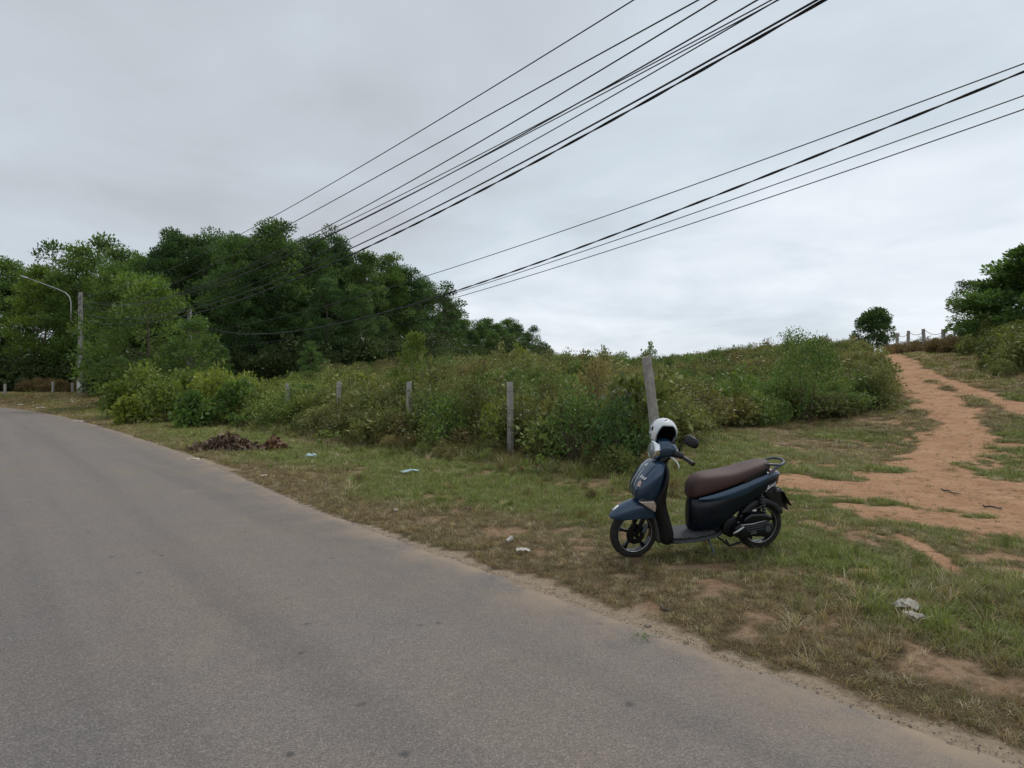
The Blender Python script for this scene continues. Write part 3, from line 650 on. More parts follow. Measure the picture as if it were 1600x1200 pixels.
rot = np.stack([r.normal(0, 0.08, m_), r.normal(0, 0.08, m_), r.uniform(0, 6.283, m_)], -1)
scatter('thicket', np.stack([X, Y, terrain(X, Y)], -1), rot, scl3, ix, tint, SCOL, 'dense olive and brownish scrub covering the slope behind the roadside fence', 'scrub')
# undergrowth below the wood and on the right bank
def patch_scatter(name, regions, label, cat, seed, cols):
    r = np.random.default_rng(seed); Ps = []; S = []; T = []
    for (px0, px1, Y0, Y1, cnt, h0, h1, ci) in regions:
        px = r.uniform(px0, px1, cnt); Y = r.uniform(Y0, Y1, cnt); X = (px - 800) / FPX * Y
        Ps.append(np.stack([X, Y, terrain(X, Y)], -1)); h = r.uniform(h0, h1, cnt); w = h * r.uniform(0.8, 1.3, cnt); S.append(np.stack([w, w, h], -1)); T.append(np.array(cols[ci]) * r.uniform(0.7, 1.3, (cnt, 1)))
    P = np.concatenate(Ps); k_ = len(P)
    return scatter(name, P, np.stack([r.normal(0, 0.1, k_), r.normal(0, 0.1, k_), r.uniform(0, 6.28, k_)], -1), np.concatenate(S), r.integers(0, 6, k_), np.concatenate(T), SCOL, label, cat)
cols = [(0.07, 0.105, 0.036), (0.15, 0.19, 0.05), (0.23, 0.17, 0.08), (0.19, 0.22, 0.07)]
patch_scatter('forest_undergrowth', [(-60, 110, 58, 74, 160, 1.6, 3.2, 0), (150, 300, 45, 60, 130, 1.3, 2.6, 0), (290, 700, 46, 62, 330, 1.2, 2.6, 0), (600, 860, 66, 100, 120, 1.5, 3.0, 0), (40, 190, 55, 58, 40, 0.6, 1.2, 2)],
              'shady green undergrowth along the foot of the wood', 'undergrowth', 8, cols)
patch_scatter('bank_undergrowth', [(1540, 1720, 27, 38, 190, 0.5, 1.7, 1), (1500, 1640, 31, 37, 70, 0.35, 0.8, 3), (1385, 1500, 44, 60, 170, 0.3, 0.75, 2), (1450, 1540, 34, 42, 90, 0.3, 0.7, 2), (1530, 1720, 23, 29, 110, 0.2, 0.5, 3), (1560, 1720, 25, 34, 90, 0.6, 1.4, 3)],
              'mixed green and brown brush covering the right bank below the hill fence', 'brush', 9, cols)
# ------------------------------------------------------------------ concrete posts, poles, cables
def concrete(name, a, b):
    m = new_mat(name); N = NT(m)
    c = N.mix(N.ramp(N.noise(7, 6, 0.7), (0.35, 0.0), (0.68, 1.0)), a, b)
    c = N.mix(N.ramp(N.noise(3, 5, 0.7, stretch=(1, 1, 0.25)), (0.50, 0.0), (0.66, 0.7)), c, (0.10, 0.085, 0.07))
    c = N.mix(N.ramp(N.noise(60, 3, 0.6), (0.62, 0.0), (0.72, 0.5)), c, (0.07, 0.065, 0.06))
    N.out(N.principled(c, 0.92, 0.2, normal=N.bump(N.noise(45, 5, 0.7), 0.6, 0.01))); return m
CONC = concrete('weathered_concrete', (0.26, 0.24, 0.215), (0.44, 0.415, 0.38))
CONC2 = concrete('pole_concrete', (0.23, 0.22, 0.205), (0.36, 0.345, 0.325))
STEEL = plain('rusty_wire', (0.10, 0.075, 0.06), 0.7, 0.4, 0.5, wear=0.4, scale=8)
GALV = plain('galvanised_steel', (0.36, 0.37, 0.38), 0.5, 0.5, 0.6, wear=0.2, scale=12)
WHITEP = plain('white_paint', (0.62, 0.61, 0.58), 0.8, 0.3, wear=0.3, scale=14)
CABLE = plain('black_cable', (0.020, 0.020, 0.024), 0.55, 0.4, wear=0.2, scale=3)
PORC = plain('grey_insulator', (0.25, 0.25, 0.26), 0.35, 0.5, wear=0.15)
def post_geo(seed, h, w=0.125):
    """square post with rough arrises, a slanted chipped head and a slight bow"""
    r = np.random.default_rng(seed); rings = []; zs = np.linspace(-0.3, h, 11); bow = r.normal(0, 0.012)
    for i, z in enumerate(zs):
        t = (z + 0.3) / (h + 0.3); hw = w / 2 * (1 - 0.10 * t) + r.normal(0, 0.0022); ox = bow * math.sin(math.pi * t); ch = 0.014 + abs(r.normal(0, 0.004))
        rings.append([(ox + sx * hw + (0 if ax_ else -sx * ch), sy * hw + (-sy * ch if ax_ else 0), z + (r.normal(0, 0.012) if i == 10 else 0)) for sx, sy, ax_ in
                      ((1, 1, 1), (1, 1, 0), (-1, 1, 0), (-1, 1, 1), (-1, -1, 1), (-1, -1, 0), (1, -1, 0), (1, -1, 1))])
    return Geo().loft(rings)
road_ang = math.atan2(DY, DX)
fence = empty('roadside_fence', to_xy(0, FN) + (0,)); fence.location.z = gz(fence.location.x, fence.location.y)
tag(fence, 'fence of weathered square concrete posts with sagging wires in front of the thicket', 'fence')
POSTX = [(797, 597), (640, 597), (530, 597), (450, 599), (388, 597), (338, 600), (297, 600), (262, 602), (233, 602), (208, 602)]
tops = []
for i, (px, pt) in enumerate(POSTX):
    u = (px - 800) / FPX; Y = (FN - 0.35) / (NX * u + NY); x = u * Y; z = gz(x, y := Y); h = min(max(zpix(pt, Y) - z, 1.2), 1.75)
    o = post_geo(40 + i, h).build('post', CONC, fence, auto=35); o.location = Vector((x, Y, z)) - fence.location
    o.rotation_euler = (RNG.normal(0, 0.02), RNG.normal(0, 0.02), road_ang + RNG.normal(0, 0.1)); tops.append((x, Y, z, h))
PT = at(1032, 742); tops.insert(0, (PT[0], PT[1], PT[2], 1.6))
for lev in (0.35, 0.62, 0.88):
    g = Geo()
    for a, b in zip(tops[:-1], tops[1:]):
        A = np.array([a[0], a[1], a[2] + a[3] * lev]); Bv = np.array([b[0], b[1], b[2] + b[3] * lev]); sag = RNG.uniform(0.04, 0.16)
        g.tube([A + (Bv - A) * t - np.array([0.045, 0.03, sag * 4 * t * (1 - t)]) for t in np.linspace(0, 1, 9)], 0.0042, 4, False)
    o = g.build('wire', STEEL, fence); o.location = -fence.location
# the leaning corner post behind the scooter
hl = 2.05
o = post_geo(77, hl, 0.145).build('concrete_post', CONC, None, auto=35); o.location = PT
tx, tz = (1003 - 800) / FPX * PT[1], zpix(558, PT[1]); ang = math.atan2(tx - PT[0], tz - PT[2]); o.rotation_euler = (0.05, ang, 0.25); o.scale.z = math.hypot(tx - PT[0], tz - PT[2]) / hl
tag(o, 'tall leaning concrete post just behind the scooter helmet, tilted to the left', 'post')
# posts by the lamp pole
back = empty('wood_edge_fence', at_depth(120, 52)); tag(back, 'row of short pale concrete posts around the foot of the lamp post', 'fence')
for i, (px, pt, pb) in enumerate(((8, 600, 618), (83, 596, 620), (113, 598, 612), (138, 595, 621), (166, 595, 606), (173, 595, 605), (185, 596, 606))):
    Y = 50 + 2.2 * (i % 3); x, y, z = at_depth(px, Y); h = max(zpix(pt, Y) - z, 0.7)
    o = post_geo(60 + i, h, 0.17).build('post', CONC, back, auto=35); o.location = Vector((x, y, z)) - back.location; o.rotation_euler = (0, 0, 0.4 + i)
# hill fence on the right
hill = empty('hilltop_fence', at_depth(1444, 46)); tag(hill, 'fence of pale concrete posts joined by sagging wire along the hilltop track', 'fence')
hp = []
for i, (px, pt, Y) in enumerate(((1508, 519, 38), (1474, 515, 43), (1444, 514, 46), (1419, 517, 50), (1402, 521, 54), (1386, 526, 60), (1372, 530, 66), (1343, 546, 74), (1335, 548, 78))):
    x, y, z = at_depth(px, Y); h = min(max(zpix(pt, Y) - z, 1.0), 1.9)
    o = post_geo(80 + i, h, 0.20).build('post', CONC, hill, auto=35); o.location = Vector((x, y, z)) - hill.location; o.rotation_euler = (RNG.normal(0, 0.03), RNG.normal(0, 0.03), 0.3); hp.append((x, y, z + h))
x, y, z = at_depth(1566, 33); o = post_geo(95, 1.5, 0.2).build('post', CONC, hill, auto=35); o.location = Vector((x, y, z)) - hill.location; hp.insert(0, (x, y, z + 1.5))
for dz, sg in ((0.12, 0.28), (0.62, 0.22)):
    g = Geo()
    for a, b in zip(hp[:-2], hp[1:-1]):
        A = np.array(a) - np.array([0, 0.06, dz]); Bv = np.array(b) - np.array([0, 0.06, dz])
        g.tube([A + (Bv - A) * t - np.array([0, 0.06, sg * RNG.uniform(0.97, 1.03) * 4 * t * (1 - t)]) for t in np.linspace(0, 1, 9)], 0.020 if dz < 0.3 else 0.012, 5, False)
    o = g.build('wire', STEEL, hill); o.location = -hill.location

# street lamp pole
PY = 50.0; px_, py_, pz_ = at_depth(126, PY); pole_h = zpix(457, PY) - pz_
lamp = empty('street_lamp', (px_, py_, pz_)); tag(lamp, 'grey concrete utility pole with a long curved street lamp arm reaching left', 'street lamp')
def hpole(h, w0, w1, name, parent):
    rings = []
    for z in np.linspace(-0.4, h, 14):
        t = (z + 0.4) / (h + 0.4); a_, b_ = w0 + (w1 - w0) * t, (w0 + (w1 - w0) * t) * 0.72
        rings.append([(a_ * sx, b_ * sy, z) for sx, sy in ((1, .8), (.8, 1), (-.8, 1), (-1, .8), (-1, -.8), (-.8, -1), (.8, -1), (1, -.8))])
    return Geo().loft(rings).build(name, CONC2, parent, auto=30)
hpole(pole_h, 0.20, 0.125, 'pole', lamp)
g = Geo()
for z0, z1 in ((0.35, 1.15),): g.loft([[(0.213 * sx, 0.158 * sy, z) for sx, sy in ((1, 1), (-1, 1), (-1, -1), (1, -1))] for z in (z0, z1)])
g.build('painted_band', WHITEP, lamp, False)
def ppt(px, py): return ((px - 800) / FPX * PY - px_, -0.28, zpix(py, PY) - pz_)
arm_px = [(115, 500), (115, 486), (115, 474), (112.5, 465), (106, 458), (95, 453), (80, 447.5), (60, 440), (44, 434)]
g = Geo(); g.tube([ppt(*p) for p in arm_px], [0.045] * 3 + [0.034] * 4 + [0.03] * 2, 8); g.build('lamp_arm', GALV, lamp)
e0, e1 = np.array(ppt(48, 435.4)), np.array(ppt(37, 431.5)); dv = e1 - e0
g = Geo(); g.loft([[tuple(e0 + dv * t + np.array([0, wy * math.cos(a), wz * math.sin(a) - 0.02])) for a in np.linspace(0, 2 * math.pi, 9)[:-1]] for t, wy, wz in ((0, .05, .05), (.15, .12, .07), (.6, .14, .075), (.95, .08, .05), (1.0, .03, .02))])
g.build('lamp_head', GALV, lamp)
g = Geo()
for zz in (ppt(0, 486)[2], ppt(0, 497)[2]): Geo().tube([(-0.62, -0.28, zz), (-0.1, -0.14, zz + 0.03), (0.16, -0.1, zz + 0.03)], 0.025, 5).build('bracket', STEEL, lamp)
for pxl in ((122, 465), (122, 474), (121, 487), (121, 500)):
    q = ppt(*pxl); Geo().lathe([(0.02, -0.14), (0.07, -0.1), (0.045, -0.05), (0.075, 0.0), (0.045, 0.05), (0.07, 0.1), (0.02, 0.14)], (0.0, -0.2, q[2]), 'z', 10).build('insulator', PORC, lamp)
# short pole hidden in the trees that carries the lower cables
QY = 41.5; qx, qy, qz = at_depth(296, QY); qh = zpix(484, QY) - qz
pole2 = empty('utility_pole', (qx, qy, qz)); tag(pole2, 'plain concrete pole mostly hidden by leaves, carrying the lower cables', 'utility pole')
hpole(qh, 0.17, 0.12, 'pole', pole2)
for dz in (0.25, 0.75): Geo().lathe([(0.02, -0.1), (0.07, -0.06), (0.04, 0), (0.07, 0.06), (0.02, 0.1)], (0.1, -0.14, qh - dz), 'z', 10).build('insulator', PORC, pole2)

def cable(name, n_at, pts, rad, label, group, end_s=-26.0, strands=1, deg=2, endw=1.0, pitch=1.6):
    """a hanging cable in the upright plane across-road offset n_at; its height is fitted to the sight lines of the photo"""
    S_, Z_, W_ = [], [], []
    for i, (px, py) in enumerate(pts):
        u = (px - 800) / FPX; Y = n_at / (NX * u + NY); x = u * Y; S_.append(to_sn(x, Y)[0]); Z_.append(zpix(py, Y)); W_.append(endw if i == len(pts) - 1 else 1.0)
    S_ = np.array(S_); co = np.polyfit(S_, Z_, deg, w=W_); s1 = S_.max()
    sv = np.concatenate([np.linspace(end_s, 0, 16)[:-1], np.linspace(0, s1, 70)])
    lo = S_.min(); zz = np.polyval(co, sv)
    if deg > 2:
        sl = np.polyval(np.polyder(co), lo); zz = np.where(sv < lo, np.polyval(co, lo) + sl * (sv - lo) + 0.004 * (sv - lo) ** 2, zz)
    xs, ys = to_xy(sv, np.full_like(sv, n_at)); g = Geo()
    if strands == 1: g.tube(np.stack([xs, ys, zz], -1), rad, 6)
    else:
        ln = sv[-1] - sv[0]; sv2 = np.linspace(sv[0], sv[-1], int(ln / 0.16)); x2, y2 = to_xy(sv2, np.full_like(sv2, n_at)); z2 = np.interp(sv2, sv, zz)
        for k in range(strands):
            a = 2 * math.pi * sv2 / pitch + 2 * math.pi * k / strands
            g.tube(np.stack([x2 + NX * rad * 0.95 * np.cos(a), y2 + NY * rad * 0.95 * np.cos(a), z2 + rad * 0.95 * np.sin(a)], -1), rad, 5)
    return tag(g.build(name, CABLE), label, 'cable', group)
n_lamp = to_sn(px_, py_)[1]; n_q = to_sn(qx, qy)[1]
GU, GL = 'overhead cables strung to the lamp pole', 'lower cables strung to the hidden pole'
def A_(x, y): return (x, y)
cable('overhead_cable', n_lamp, [(992, 0), (880, 68), (596, 240), (350, 380), (123, 462)], 0.011, 'thin cable highest and furthest left of the overhead cables', GU, endw=0.15)
cable('overhead_cable', n_lamp + 0.05, [(1087, 0), (880, 116), (659, 240), (445, 355), (318, 420), (264, 446), (160, 474), (124, 465)], 0.012, 'second cable from the left among the overhead cables', GU, deg=3)
cable('overhead_cable', n_lamp - 0.05, [(1123, 0), (880, 144), (715, 240), (480, 370), (360, 428), (200, 475), (124, 468)], 0.012, 'third cable from the left among the overhead cables', GU, deg=3)
cable('overhead_cable', n_lamp - 0.12, [(1166, 0), (965, 124), (880, 176), (760, 252), (500, 378), (360, 430), (200, 478), (124, 468)], 0.012, 'steep overhead cable crossing its neighbours high above the thicket', GU, deg=3)
cable('overhead_cable', n_lamp + 0.08, [(1199, 0), (880, 174), (760, 240), (480, 376), (360, 429), (200, 480), (124, 474)], 0.010, 'thin upper cable of the close pair beneath the steep crossing cable', GU, deg=3)
cable('overhead_cable', n_lamp + 0.15, [(1222, 0), (880, 178), (760, 243), (470, 381), (360, 445), (200, 486), (124, 474)], 0.010, 'thin lower cable of the close pair beneath the steep crossing cable', GU, deg=3)
cable('overhead_cable', n_lamp + 0.10, [(1234, 0), (880, 190), (760, 255), (540, 372), (360, 464), (200, 496), (124, 487)], 0.010, 'thin cable running just above the two thick overhead cables', GU, deg=3)
cable('overhead_cable', n_lamp + 0.12, [(1287, 0), (880, 216), (760, 279), (550, 390), (360, 466), (200, 498), (124, 487)], 0.016, 'thick smooth overhead cable, upper of the two thick ones', GU, deg=3)
cable('overhead_cable', n_lamp + 0.18, [(1297, 0), (880, 228), (760, 291), (560, 390), (360, 477), (200, 505), (124, 500)], 0.012, 'thick twisted overhead cable, lowest of the overhead set', GU, deg=3, strands=2)
cable('lower_cable', n_q, [(1600, 101), (1200, 246), (821, 380), (656, 434), (471, 488), (361, 512), (297, 490)], 0.011, 'highest of the four lower cables, a thin single line', GL, endw=0.1)
cable('lower_cable', n_q - 0.1, [(1600, 109), (1200, 274), (900, 392), (710, 457), (550, 497), (366, 521), (330, 515), (298, 502)], 0.013, 'thick twisted cable, heaviest of the four lower ones', GL, deg=3, strands=2)
cable('lower_cable', n_q + 0.1, [(1600, 148), (1200, 293), (900, 397), (710, 459), (550, 500), (366, 522), (298, 504)], 0.010, 'thin cable that meets the thick twisted lower cable above the thicket', GL, deg=3)
cable('lower_cable', n_q, [(1600, 166), (1230, 300), (900, 409), (710, 468), (600, 497), (450, 528), (360, 541), (270, 545)], 0.010, 'lowest of the four lower cables', GL)
# ------------------------------------------------------------------ the parked scooter; local x runs backwards from the front axle, -y is its left side
NAVY = new_mat('navy_paint'); N = NT(NAVY)
dirt = N.ramp(N.noise(6, 6, 0.7), (0.45, 0.0), (0.8, 0.35))
cc = N.mix(dirt, (0.010, 0.040, 0.088), (0.018, 0.040, 0.068))
N.out(N.principled(cc, N.math('ADD', N.math('MULTIPLY', N.noise(9, 5, 0.6), 0.18), 0.22), 0.5, 0.3, None, 0.9, **{'Coat Roughness': 0.07}))
BLACKP = plain('black_plastic', (0.0075, 0.0075, 0.009), 0.42, 0.45, wear=0.35, scale=14, bump=0.15)
BLACKG = plain('gloss_black', (0.004, 0.005, 0.008), 0.2, 0.5, wear=0.3, scale=10)
DEEPN = plain('deep_navy_panel', (0.003, 0.007, 0.014), 0.28, 0.35, coat=0.1, wear=0.3, scale=8)
DUSTY = plain('dusty_plastic', (0.085, 0.078, 0.07), 0.8, 0.25, wear=0.4, scale=9)
RUBBER = plain('tyre_rubber', (0.030, 0.027, 0.025), 0.85, 0.25, wear=0.45, scale=16, bump=0.3)
BROWN = plain('brown_vinyl', (0.068, 0.034, 0.031), 0.62, 0.4, wear=0.14, scale=60, bump=0.25)
CHROME = plain('chrome', (0.75, 0.76, 0.78), 0.12, 0.5, 1.0, wear=0.05)
SILVER = plain('silver_alloy', (0.55, 0.55, 0.55), 0.38, 0.5, 0.8, wear=0.15)
RAILG = plain('grey_rail', (0.085, 0.095, 0.115), 0.42, 0.5, 0.3, wear=0.15)
LENS = new_mat('clear_lens'); N = NT(LENS); N.out(N.principled((0.20, 0.235, 0.245), 0.06, 0.7, 0.3, N.bump(N.noise(60, 2, 0.5, stretch=(1, 1, 0.1)), 0.2, 0.004), 0.6))
AMBER = plain('pale_signal_lens', (0.50, 0.40, 0.35), 0.18, 0.6, 0.2, coat=0.5, wear=0.3, scale=60)
REDL = plain('red_lens', (0.22, 0.035, 0.035), 0.2, 0.6, 0.0, coat=0.5)
WHITEL = plain('white_lettering', (0.72, 0.73, 0.75), 0.4, 0.4, wear=0.05)
STICK = plain('pale_sticker', (0.60, 0.42, 0.38), 0.6, 0.3, wear=0.3, scale=120)
HELMW = plain('white_shell', (0.66, 0.67, 0.68), 0.22, 0.5, coat=0.4, wear=0.06, scale=8)
HELMT = plain('teal_grey_stripe', (0.17, 0.24, 0.26), 0.35, 0.5, wear=0.1)
LINER = plain('dark_foam', (0.012, 0.010, 0.013), 0.95, 0.1, wear=0.3, scale=50)
MAT = new_mat('ridged_rubber_mat'); N = NT(MAT)
wv = N.n('ShaderNodeTexWave', wave_type='RINGS', rings_direction='Z'); wv.inputs['Scale'].default_value = 14; wv.inputs['Distortion'].default_value = 1.2
tcn = N.n('ShaderNodeTexCoord'); mp = N.n('ShaderNodeMapping'); mp.inputs['Location'].default_value = (-0.57, 0.02, 0); N.l(tcn.outputs['Object'], mp.inputs[0]); N.l(mp.outputs[0], wv.inputs[0])
N.out(N.principled(N.mix(wv.outputs['Fac'], (0.03, 0.03, 0.033), (0.10, 0.10, 0.105)), 0.75, 0.4, normal=N.bump(wv.outputs['Fac'], 0.8, 0.006)))

R = 0.247; WB = 1.335
fc = at(989.5, 869.0); rc = at(1183, 854.5)
fdir = Vector((rc[0] - fc[0], rc[1] - fc[1], 0)); yaw = math.atan2(fdir.y, fdir.x)
SCL = fdir.length / WB
scooter = empty('motor_scooter', (fc[0], fc[1], fc[2] - 0.012)); scooter.rotation_mode = 'XYZ'
LEAN = math.radians(7.5); scooter.rotation_euler = (LEAN, -math.atan2(rc[2] - fc[2], fdir.length), yaw); scooter.scale = (SCL, SCL, SCL * 1.05)
tag(scooter, 'dark navy blue motor scooter with brown seat parked on its side stand', 'scooter')
ax0, ax1 = Vector((0.03, 0, 0.42)), Vector((0.245, 0, 0.92)); ST = Matrix.Translation(ax0) @ Matrix.Rotation(math.radians(4), 4, (ax1 - ax0).normalized()) @ Matrix.Translation(-ax0)
def sring(n, f, rx, ry, e):
    """closed ring of a rounded rectangle; f maps (p, q) to 3D"""
    o_ = []
    for k in range(n):
        a = 2 * math.pi * k / n; c, s_ = math.cos(a), math.sin(a)
        o_.append(f(rx * math.copysign(abs(c) ** (2 / e), c), ry * math.copysign(abs(s_) ** (2 / e), s_)))
    return o_
def hsec(z, a0, a1, hw, e=2.4, n=20, tilt=0.0): return sring(n, lambda p, q: ((a0 + a1) / 2 + p, q, z + tilt * p), (a1 - a0) / 2, hw, e)
def vsec(a, z0, z1, hw, e=2.6, n=20, tilt=0.0): return sring(n, lambda p, q: (a + tilt * q, p, (z0 + z1) / 2 + q), hw, (z1 - z0) / 2, e)
def wheel(name, cx_, xf, drum):
    w = empty(name, parent=scooter); rr = R
    def b(g, n_, m_, **k):
        if xf is not None: g.xf(xf)
        return g.build(n_, m_, w, **k)
    prof = [(rr - 0.066, -0.030), (rr - 0.040, -0.042), (rr - 0.016, -0.038), (rr - 0.004, -0.024), (rr, -0.008), (rr, 0.008), (rr - 0.004, 0.024), (rr - 0.016, 0.038), (rr - 0.040, 0.042), (rr - 0.066, 0.030)]
    b(Geo().lathe(prof, (cx_, 0, rr), 'y', 48, True), 'tyre', RUBBER)
    prof = [(rr - 0.060, -0.034), (rr - 0.064, -0.036), (rr - 0.076, -0.026), (rr - 0.080, 0.0), (rr - 0.076, 0.026), (rr - 0.064, 0.036), (rr - 0.060, 0.034)]
    b(Geo().lathe(prof, (cx_, 0, rr), 'y', 48, True), 'rim', BLACKG, auto=40)
    b(Geo().lathe([(rr - 0.0665, -0.0385), (rr - 0.0715, -0.0345), (rr - 0.0715, -0.032), (rr - 0.0665, -0.036)], (cx_, 0, rr), 'y', 48, True), 'rim_stripe', SILVER)
    for k in range(5):
        a = 2 * math.pi * k / 5 + 0.33; g = Geo(); d = np.array([math.cos(a), 0, math.sin(a)]); t = np.array([-math.sin(a), 0, math.cos(a)]); c0 = np.array([cx_, 0, rr])
        g.loft([[tuple(c0 + d * q + t * w_ * sx + np.array([0, sy * h, 0])) for sx, sy in ((1, 1), (-1, 1), (-1, -1), (1, -1))] for q, w_, h in ((0.03, 0.020, 0.03), (0.08, 0.012, 0.021), (0.13, 0.013, 0.016), (0.172, 0.024, 0.020))])
        b(g, 'spoke', BLACKG, bevel=0.003)
    b(Geo().lathe([(0.0, -0.050), (0.026, -0.050), (0.034, -0.040), (0.036, 0.040), (0.026, 0.052), (0.0, 0.052)], (cx_, 0, rr), 'y', 24), 'hub', BLACKG, auto=40)
    if drum: b(Geo().lathe([(0.045, -0.047), (0.098, -0.047), (0.098, -0.043), (0.045, -0.043)], (cx_, 0, rr), 'y', 36, True), 'brake_disc', SILVER if False else BLACKG, auto=40)
    return w
wheel('front_wheel', 0.0, ST, True); wheel('rear_wheel', WB, None, False)
# fork and front fender turn with the handlebar
for sy in (-1, 1):
    g = Geo(); g.tube([(0.0, sy * 0.066, R), (0.10, sy * 0.062, R + 0.22), (0.16, sy * 0.055, R + 0.36)], [0.021, 0.023, 0.020], 10); g.xf(ST).build('fork_leg', BLACKP, scooter)
g = Geo(); g.prism([(0.05, R + 0.02), (0.085, R + 0.10), (0.115, R + 0.10), (0.10, R + 0.01)], -0.085, -0.055); g.xf(ST).build('brake_caliper', RAILG, scooter, bevel=0.005)
rows = []
for a, zt, zb, hw in ((-0.262, 0.432, 0.420, 0.010), (-0.252, 0.452, 0.414, 0.036), (-0.215, 0.490, 0.408, 0.060), (-0.15, 0.533, 0.402, 0.078), (-0.07, 0.566, 0.402, 0.088), (0.02, 0.585, 0.405, 0.092), (0.10, 0.588, 0.405, 0.090), (0.17, 0.57, 0.40, 0.086), (0.22, 0.53, 0.38, 0.080)):
    row = []
    for k in range(13):
        t = math.pi * k / 12; row.append((a, -hw * math.copysign(abs(math.cos(t)) ** 0.75, math.cos(t)), zb + (zt - zb) * abs(math.sin(t)) ** 0.8))
    rows.append(row)
Geo().sheet(rows).xf(ST).build('front_fender', NAVY, scooter, solid=0.006, sub=2)
g = Geo(); g.loft([vsec(a, z - 0.008, z + 0.002, 0.017, 3, 8) for a, z in ((-0.225, 0.489), (-0.17, 0.528))]); g.xf(ST).build('fender_reflector', WHITEL, scooter)
# front cowl
cowl = Geo().loft([hsec(*q) for q in ((0.565, 0.03, 0.20, 0.095), (0.580, 0.000, 0.22, 0.135), (0.62, -0.028, 0.235, 0.170), (0.68, -0.030, 0.25, 0.190), (0.75, -0.006, 0.262, 0.202), (0.82, 0.040, 0.275, 0.202), (0.88, 0.092, 0.285, 0.180), (0.925, 0.145, 0.285, 0.135), (0.945, 0.185, 0.275, 0.085))]).build('front_cowl', NAVY, scooter, sub=2)
def cowl_front(z, y):
    zs = [0.58, 0.62, 0.68, 0.75, 0.82, 0.88, 0.925]; a0 = np.interp(z, zs, [0.0, -0.028, -0.03, -0.006, 0.04, 0.092, 0.145]); a1 = np.interp(z, zs, [0.22, 0.235, 0.25, 0.262, 0.275, 0.285, 0.285]); hw = np.interp(z, zs, [0.135, 0.17, 0.19, 0.202, 0.202, 0.18, 0.135])
    t = max(0, 1 - abs(y / hw) ** 2.4) ** (1 / 2.4); return (a0 + a1) / 2 - (a1 - a0) / 2 * t
def on_cowl(y, z, d=0.004): return (cowl_front(z, y) - d, y, z)
for yy, name in ((-0.030, 'chrome_strip'), (0.030, 'chrome_strip')):
    g = Geo(); g.tube([on_cowl(yy * (1 + 1.3 * (0.87 - z)), z, 0.001) for z in np.linspace(0.69, 0.87, 9)], [0.0015] + [0.0045] * 7 + [0.0015], 6); g.build(name, SILVER, cowl)
g = Geo(); g.loft([[on_cowl(y, z, -0.004) for y, z in ((-0.016, 0.89), (0.016, 0.89), (0.014, 0.91), (-0.014, 0.91))], [on_cowl(y, z, 0.004) for y, z in ((-0.014, 0.892), (0.014, 0.892), (0.012, 0.907), (-0.012, 0.907))]]); g.build('emblem', SILVER, cowl, False)
def lettering(txt, size, shear, name, parent, mat, f):
    cu = bpy.data.curves.new(name, 'FONT'); cu.body = txt; cu.size = size; cu.shear = shear; cu.extrude = 0.0015; cu.align_x = 'CENTER'; cu.align_y = 'CENTER'; cu.offset = size * 0.012
    to = bpy.data.objects.new(name, cu); me = bpy.data.meshes.new_from_object(to); bpy.data.objects.remove(to); bpy.data.curves.remove(cu)
    for v in me.vertices: v.co = f(v.co.x, v.co.y, v.co.z)
    me.name = name; return link(name, me, parent, mat)
# the surface grows towards -y as one reads from left to right from the scooter's left front side
lettering('Janus', 0.042, 0.35, 'lettering', cowl, WHITEL, lambda x, y, z: Vector(on_cowl(-0.108 - x, 0.812 + y - 0.10 * x, 0.006 + z)))
g = Geo(); g.loft([[on_cowl(y, z, d) for y, z in ((-0.090, 0.728), (-0.128, 0.726), (-0.128, 0.760), (-0.118, 0.774), (-0.100, 0.776), (-0.090, 0.762))] for d in (0.000, 0.0055)]); g.build('sticker', STICK, cowl, False)
for sy in (-1, 1):
    g = Geo(); g.tube([on_cowl(sy * (0.072 + 0.055 * math.sin((z - 0.6) / 0.3 * 1.9)), z, 0.0005) for z in np.linspace(0.60, 0.915, 14)], 0.0022, 5); g.build('panel_seam', BLACKP, cowl)
for sy in (-1, 1):
    g = Geo(); g.prism([(0.000, 0.585), (0.150, 0.588), (0.176, 0.540), (0.168, 0.472)], sy * 0.075, sy * 0.150)
    g.V = [(x, y * (1.0 if z > 0.55 else 0.94), z) for x, y, z in g.V]; g.build('turn_signal', AMBER, scooter, bevel=0.012)
# leg shield, splash guard, floor
Geo().loft([hsec(*q) for q in ((0.135, 0.275, 0.36, 0.10), (0.15, 0.25, 0.375, 0.135), (0.20, 0.235, 0.405, 0.150), (0.32, 0.215, 0.372, 0.150), (0.46, 0.175, 0.325, 0.150), (0.57, 0.12, 0.295, 0.160), (0.70, 0.20, 0.292, 0.198), (0.83, 0.235, 0.300, 0.200), (0.90, 0.25, 0.300, 0.165), (0.935, 0.25, 0.295, 0.10))]).build('leg_shield', BLACKP, scooter, sub=2)
Geo().loft([hsec(*q) for q in ((0.135, 0.235, 0.27, 0.055), (0.16, 0.222, 0.262, 0.082), (0.28, 0.205, 0.245, 0.088), (0.40, 0.165, 0.21, 0.080), (0.44, 0.150, 0.19, 0.06))]).build('splash_guard', DUSTY, scooter, sub=1)
floor = Geo().loft([vsec(a, z - 0.062, z, hw, 3.2) for a, z, hw in ((0.335, 0.206, 0.12), (0.35, 0.212, 0.155), (0.45, 0.216, 0.178), (0.60, 0.224, 0.182), (0.74, 0.234, 0.172), (0.86, 0.252, 0.14), (0.90, 0.262, 0.10))]).build('floorboard', BLACKP, scooter, sub=2)
